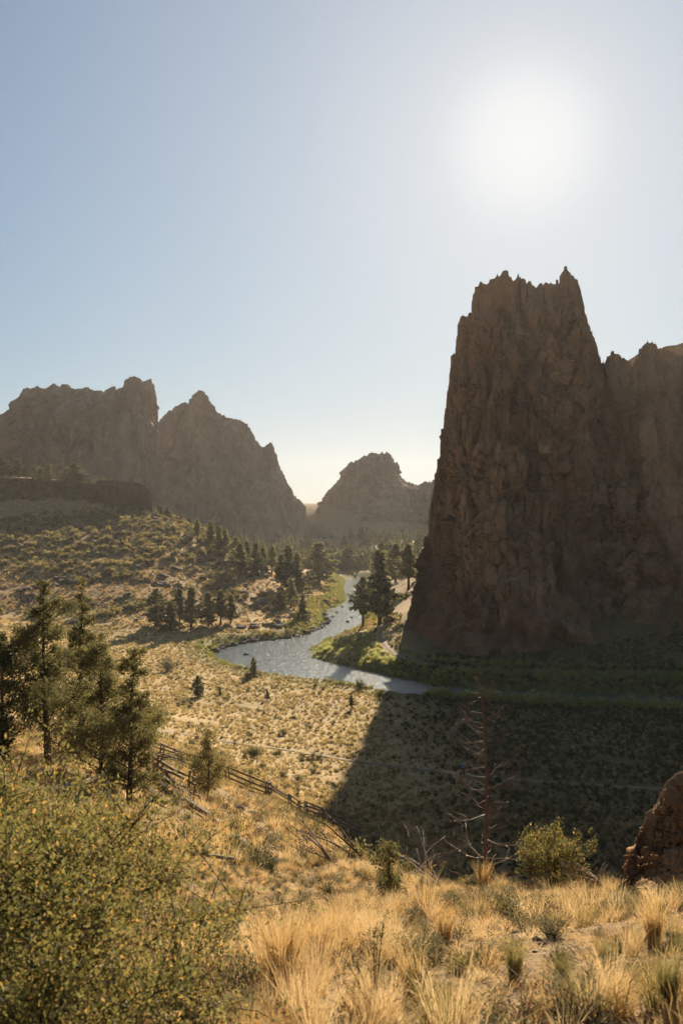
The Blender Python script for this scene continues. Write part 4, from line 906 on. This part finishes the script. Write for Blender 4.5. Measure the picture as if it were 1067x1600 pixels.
dead_tree(757, 1372, 1008, 16.5, 4, 'slender dead conifer with bare drooping branches, in front of the shaded valley')
def dead_branch(px, py, D, seed, label, ln=1.2, az=0.0, m='palewood', rr=.018):
    rnd = random.Random(seed); X_ = (px - CX) / F * D; Z_ = h1(X_, D); root = empty('dead_branch', (X_, D, Z_)); tag(root, label, 'branch')
    for b in range(5):
        a = az + rnd.uniform(-.9, .9); el = rnd.uniform(.15, 1.0); pts = [(0, 0, 0)]; c0 = [0, 0, 0]
        for k in range(6):
            a += rnd.uniform(-.25, .25); el -= rnd.uniform(-.05, .28); st = ln * rnd.uniform(.12, .2)
            c0 = [c0[0] + math.cos(a) * math.cos(el) * st, c0[1] + math.sin(a) * math.cos(el) * st, c0[2] + math.sin(el) * st]; pts.append(tuple(c0))
        s_ = branch_obj(pts, rr, .004, root, M[m], 5, 'stem')
        for k in (2, 3, 4, 5):
            q0 = pts[k]; a2 = a + rnd.choice([-1, 1]) * rnd.uniform(.5, 1.1); tl = ln * rnd.uniform(.15, .35)
            q1 = (q0[0] + math.cos(a2) * tl * .5, q0[1] + math.sin(a2) * tl * .5, q0[2] + tl * .3); q2 = (q1[0] + math.cos(a2) * tl * .5, q1[1] + math.sin(a2) * tl * .5, q1[2] + tl * .35)
            branch_obj([q0, q1, q2], rr * .35, .002, s_, M[m], 4, 'twig')
dead_branch(575, 1335, 21, 1, 'arching dead branch on the slope edge left of the sapling', 1.9, math.pi, 'reddead', .03)
dead_branch(690, 1385, 15, 2, 'pale dead branch on the ground left of the dead tree', 1.0, math.pi * .8, 'palewood', .012)
dead_branch(640, 1375, 17, 3, 'tangle of bare branches behind the sapling', 1.3, 1.2, 'reddead')
dead_branch(520, 1345, 20, 4, 'curved dead branch lying on the slope above the grey sage dome', 1.5, 2.8, 'deadwood', .025)
dead_branch(950, 1385, 14.5, 5, 'bare twiggy branch at the foot of the orange outcrop', .8, 2.6, 'deadwood')
dead_branch(300, 1500, 2.75, 8, 'bleached bare twigs sticking out of the big bitterbrush', .45, math.pi, 'palewood', .006)
dead_branch(390, 1275, 40, 6, 'pale dead branch on the bare soil under the rail fence', 1.8, .4)
dead_branch(235, 1168, 62, 7, 'dark dead branches lying left of the path', 2.0, .4, 'reddead', .05)

# ---------------------------------------------------------------- leafy bushes in front
def leafy(name, X_, Y_, r, h, n, leaf, seed, m, label, nst=22, droop=0.0, lean=(0, 0), twigs=5):
    rng_ = np.random.RandomState(seed); rnd = random.Random(seed); Z_ = h1(X_, Y_); root = empty(name, (X_, Y_, Z_ - .03)); tag(root, label, 'bush')
    A = Acc(); Cs = []; Ds = []
    for b in range(nst):
        a = 2 * math.pi * (b + rnd.random()) / nst; e = rnd.uniform(.25, 1.0); L_ = rnd.uniform(.62, 1.22)
        tip = Vector((math.cos(a) * r * (1.15 - e) * L_ + lean[0], math.sin(a) * r * (1.15 - e) * L_ + lean[1], h * (.3 + .72 * e) * L_)); mid = Vector((tip.x * .45, tip.y * .45, tip.z * .62))
        pts = [Vector((0, 0, 0)), mid * .55, mid, (mid + tip) / 2 + Vector((0, 0, .05 * h)), tip]
        A.add(tube(pts, [h * .009, h * .0075, h * .006, h * .0035, h * .0012], 5))
        k = n // (nst * 6); t_ = rng_.uniform(.2, 1.03, k)[:, None]; c_ = np.array(mid) * (1 - t_) + np.array(tip) * t_ + rng_.normal(size=(k, 3)) * r * .03; Cs.append(c_); Ds.append(np.tile([0, 0, .6], (k, 1)))
        for tw in range(twigs):
            f_ = rnd.uniform(.25, 1); q0 = mid.lerp(tip, f_) if rnd.random() < .8 else (mid * .55).lerp(mid, f_)
            dr = Vector((rnd.gauss(0, 1), rnd.gauss(0, 1), rnd.gauss(.85, .6))).normalized() * (r * rnd.uniform(.18, .42)); q1 = q0 + dr * .5 + Vector((0, 0, .02)); q2 = q0 + dr
            A.add(tube([q0, q1, q2], [h * .003, h * .0022, h * .001], 4))
            k = n // (nst * twigs); t_ = rng_.uniform(.05, 1.05, k)[:, None]; c_ = np.array(q0) * (1 - t_) + np.array(q2) * t_ + rng_.normal(size=(k, 3)) * r * .04
            Cs.append(c_); Ds.append(np.tile(np.array(dr.normalized()) * .8, (k, 1)))
    C = np.concatenate(Cs); V, Fc = leaf_tris(C, leaf, rng_, .42, .1, np.concatenate(Ds))
    mk('stems', A.V, A.F, M['bark'], root, smooth=True); mk('foliage', V, Fc, M[m], root, attrs={'tip': np.repeat(rng_.uniform(0, 1, len(C)) ** 11, 4)}); return root
leafy('round_bush', (865 - CX) / F * 15.5, 15.5, .84, .88, 5600, .045, 400, 'bitter', 'round leafy olive bush right of the dead tree on the slope edge', 22)
leafy('bitterbrush', -1.22, 3.7, 1.0, .88, 58000, .020, 401, 'bitter', 'big bitterbrush filling the lower left corner, dotted with orange leaves', 40, twigs=13)
leafy('bitterbrush', -.92, 2.9, .78, .66, 34000, .018, 402, 'bitter', 'lower lobe of bitterbrush at the bottom left of the frame', 34, twigs=11)
leafy('bitterbrush', -2.1, 5.2, 1.05, .92, 32000, .026, 403, 'bitter', 'taller bitterbrush behind, at the left edge under the junipers', 34, twigs=11)
# upright green stalks at the bottom centre
leafy('green_stalk', (585 - CX) / F * 3.3, 3.3, .15, .36, 900, .008, 404, 'juniper', 'thin green upright stalks at the bottom centre of the frame', 9, twigs=5)
leafy('green_stalk', (655 - CX) / F * 3.6, 3.6, .13, .30, 800, .008, 405, 'juniper', 'second tuft of green stalks right of the first at the bottom', 7, twigs=5)

# single large bunchgrass clumps
bg_m = [tussock('bunchgrass', .3, 1.0, 420, .012, 500 + k, 'gold' if k else 'olive', 8, link=True, lean=.38, seg=4) for k in range(2)]
fbg = [True, True]
for k, px, py, hpx, lab in [(0,803,1535,75,'upright olive bunchgrass clump in the near centre right'),(0,880,1545,66,'upright bunchgrass clump right of the olive one'),(1,1020,1480,85,'tall golden bunchgrass below the orange outcrop'),
 (0,1045,1575,90,'large bunchgrass cut by the right edge at the bottom'),(1,755,1395,52,'golden grass tuft around the dead tree foot'),(1,1010,1400,48,'grass tuft against the orange outcrop'),(1,440,1560,150,'dense tall pale grass clump right of the big bitterbrush'),
 (1,500,1520,110,'tall grass clump beside the dense pale one'),(1,695,1480,66,'pale grass clump below the dead branches'),(1,640,1560,90,'grass clump near the green stalks'),(0,950,1520,60,'dull green grass clump near the dark olive sagebrush')]:
    D = hit(px, min(py, 1590), 2.5)[1]; X_ = (px - CX) / F * D
    if fbg[k]: o = bg_m[k]; fbg[k] = False
    else: o = bg_m[k].copy(); COL.objects.link(o)
    s = hpx / F * D; o.location = (X_, D, h1(X_, D) - .01); o.scale = (s, s, s); o.rotation_euler = (0, 0, px % 6)
    tag(o, lab, 'grass clump')
# loose stones
fst = [boulder_mesh('stone', 30, M['boulder'])]
ist = 0
for px, py, w_ in [(425,1350,40),(555,1300,26),(580,1318,24),(940,1520,18),(878,1495,14),(322,1270,24),(370,1262,28),(395,1272,22)]:
    X_, Y_, Z_ = hit(px, py, 3); o = fst[0] if ist == 0 else fst[0].copy()
    if ist: COL.objects.link(o)
    ist += 1; s = w_ / F * Y_ * .45; o.location = (X_, Y_, Z_); o.scale = (s, s, s * .6); o.rotation_euler = (0, .2, px)
    tag(o, ['flat grey stone in the grass right of the bitterbrush','dark stone at the slope edge left of the shaded valley','dark stone just below the first one at the slope edge','brown stone in the near grass at right','small stone between two bunchgrass clumps','dark stone under the young juniper','wide dark stone below the fence','dark stone right of the wide one below the fence'][ist - 1], 'stone')

# ---------------------------------------------------------------- hiker
def skin(name, joints, edges, radii, m, parent):
    me = bpy.data.meshes.new(name); me.from_pydata(joints, edges, []); me.materials.append(m); o = bpy.data.objects.new(name, me); COL.objects.link(o); o.parent = parent
    md = o.modifiers.new('skin', 'SKIN')
    for v, r_ in zip(me.skin_vertices[0].data if me.skin_vertices else [], radii): v.radius = r_
    if not me.skin_vertices:
        pass
    sb = o.modifiers.new('sub', 'SUBSURF'); sb.levels = 1; sb.render_levels = 1; return o
def plain(name, c):
    m = mat(name); q = NB(m); n_ = q.noise(q.pos(), 20, 3); q.put(q.b.inputs['Base Color'], q.mix(n_, tuple(k * .7 for k in c), c)); q.b.inputs['Roughness'].default_value = .8; return m
X_, Y_, Z_ = hit(723, 1214, 60); per = empty('person', (X_, Y_, Z_), 2.2); tag(per, 'distant hiker in a blue top walking on the shaded valley path', 'person')
def body(name, segs, m, parent):
    A = Acc()
    for pts, rad in segs: A.add(tube(pts, rad, 10))
    o = mk(name, A.V, A.F, m, parent, smooth=True); r_ = o.modifiers.new('remesh', 'REMESH'); r_.mode = 'VOXEL'; r_.voxel_size = .02; r_.use_smooth_shade = True; return o
body('body', [([(0,0,.9),(0,0,1.1),(0,0,1.35),(0,0,1.46),(0,0,1.52),(0,.02,1.62),(0,.02,1.72),(0,.02,1.77)], [.13,.12,.15,.08,.055,.085,.085,.03]),
 ([(-.17,0,1.42),(-.24,.02,1.15),(-.22,-.18,.95),(-.22,-.24,.88)], [.05,.045,.035,.03]), ([(.17,0,1.42),(.24,-.02,1.15),(.23,.12,.95),(.23,.16,.88)], [.05,.045,.035,.03]),
 ([(-.08,0,.92),(-.1,-.14,.5),(-.1,-.1,.08),(-.1,-.24,.04)], [.09,.06,.04,.035]), ([(.08,0,.92),(.1,.16,.5),(.1,.32,.1),(.1,.2,.04)], [.09,.06,.04,.035])], plain('skin', (.35,.2,.13)), per)
body('shirt', [([(0,0,.95),(0,0,1.1),(0,0,1.35),(0,0,1.46)], [.145,.145,.175,.09]), ([(-.16,0,1.42),(-.24,.02,1.15)], [.068,.06]), ([(.16,0,1.42),(.24,-.02,1.15)], [.068,.06])], plain('blue_cloth', (.10,.28,.55)), per)
body('trousers', [([(0,0,.88),(0,0,.98)], [.15,.14]), ([(-.08,0,.92),(-.1,-.14,.5),(-.1,-.1,.12)], [.105,.078,.06]), ([(.08,0,.92),(.1,.16,.5),(.1,.31,.14)], [.105,.078,.06])], plain('dark_cloth', (.02,.022,.03)), per)
body('hair', [([(0,.05,1.64),(0,.04,1.72),(0,.03,1.79)], [.08,.095,.05])], plain('hair', (.03,.02,.012)), per)

# ---------------------------------------------------------------- haze
hx = [(-1500, -400), (1500, 2600)]; zt = 165.0; zb = -8.0
V = [(x_, y_, z_) for z_ in (zb, zt) for (x_, y_) in ((-2600, -2600), (2600, -2600), (2600, 2600), (-2600, 2600))]
mh = bpy.data.materials.new('haze_air'); mh.use_nodes = True; t_ = mh.node_tree; t_.nodes.clear()
out = t_.nodes.new('ShaderNodeOutputMaterial'); pv = t_.nodes.new('ShaderNodeVolumePrincipled'); pv.inputs['Color'].default_value = (.96, .93, .87, 1)
pv.inputs['Density'].default_value = .00008; pv.inputs['Anisotropy'].default_value = .35; t_.links.new(pv.outputs[0], out.inputs['Volume'])
tag(mk('haze', V, [(3, 2, 1, 0), (4, 5, 6, 7), (0, 1, 5, 4), (1, 2, 6, 5), (2, 3, 7, 6), (3, 0, 4, 7)], mh), kind='stuff')
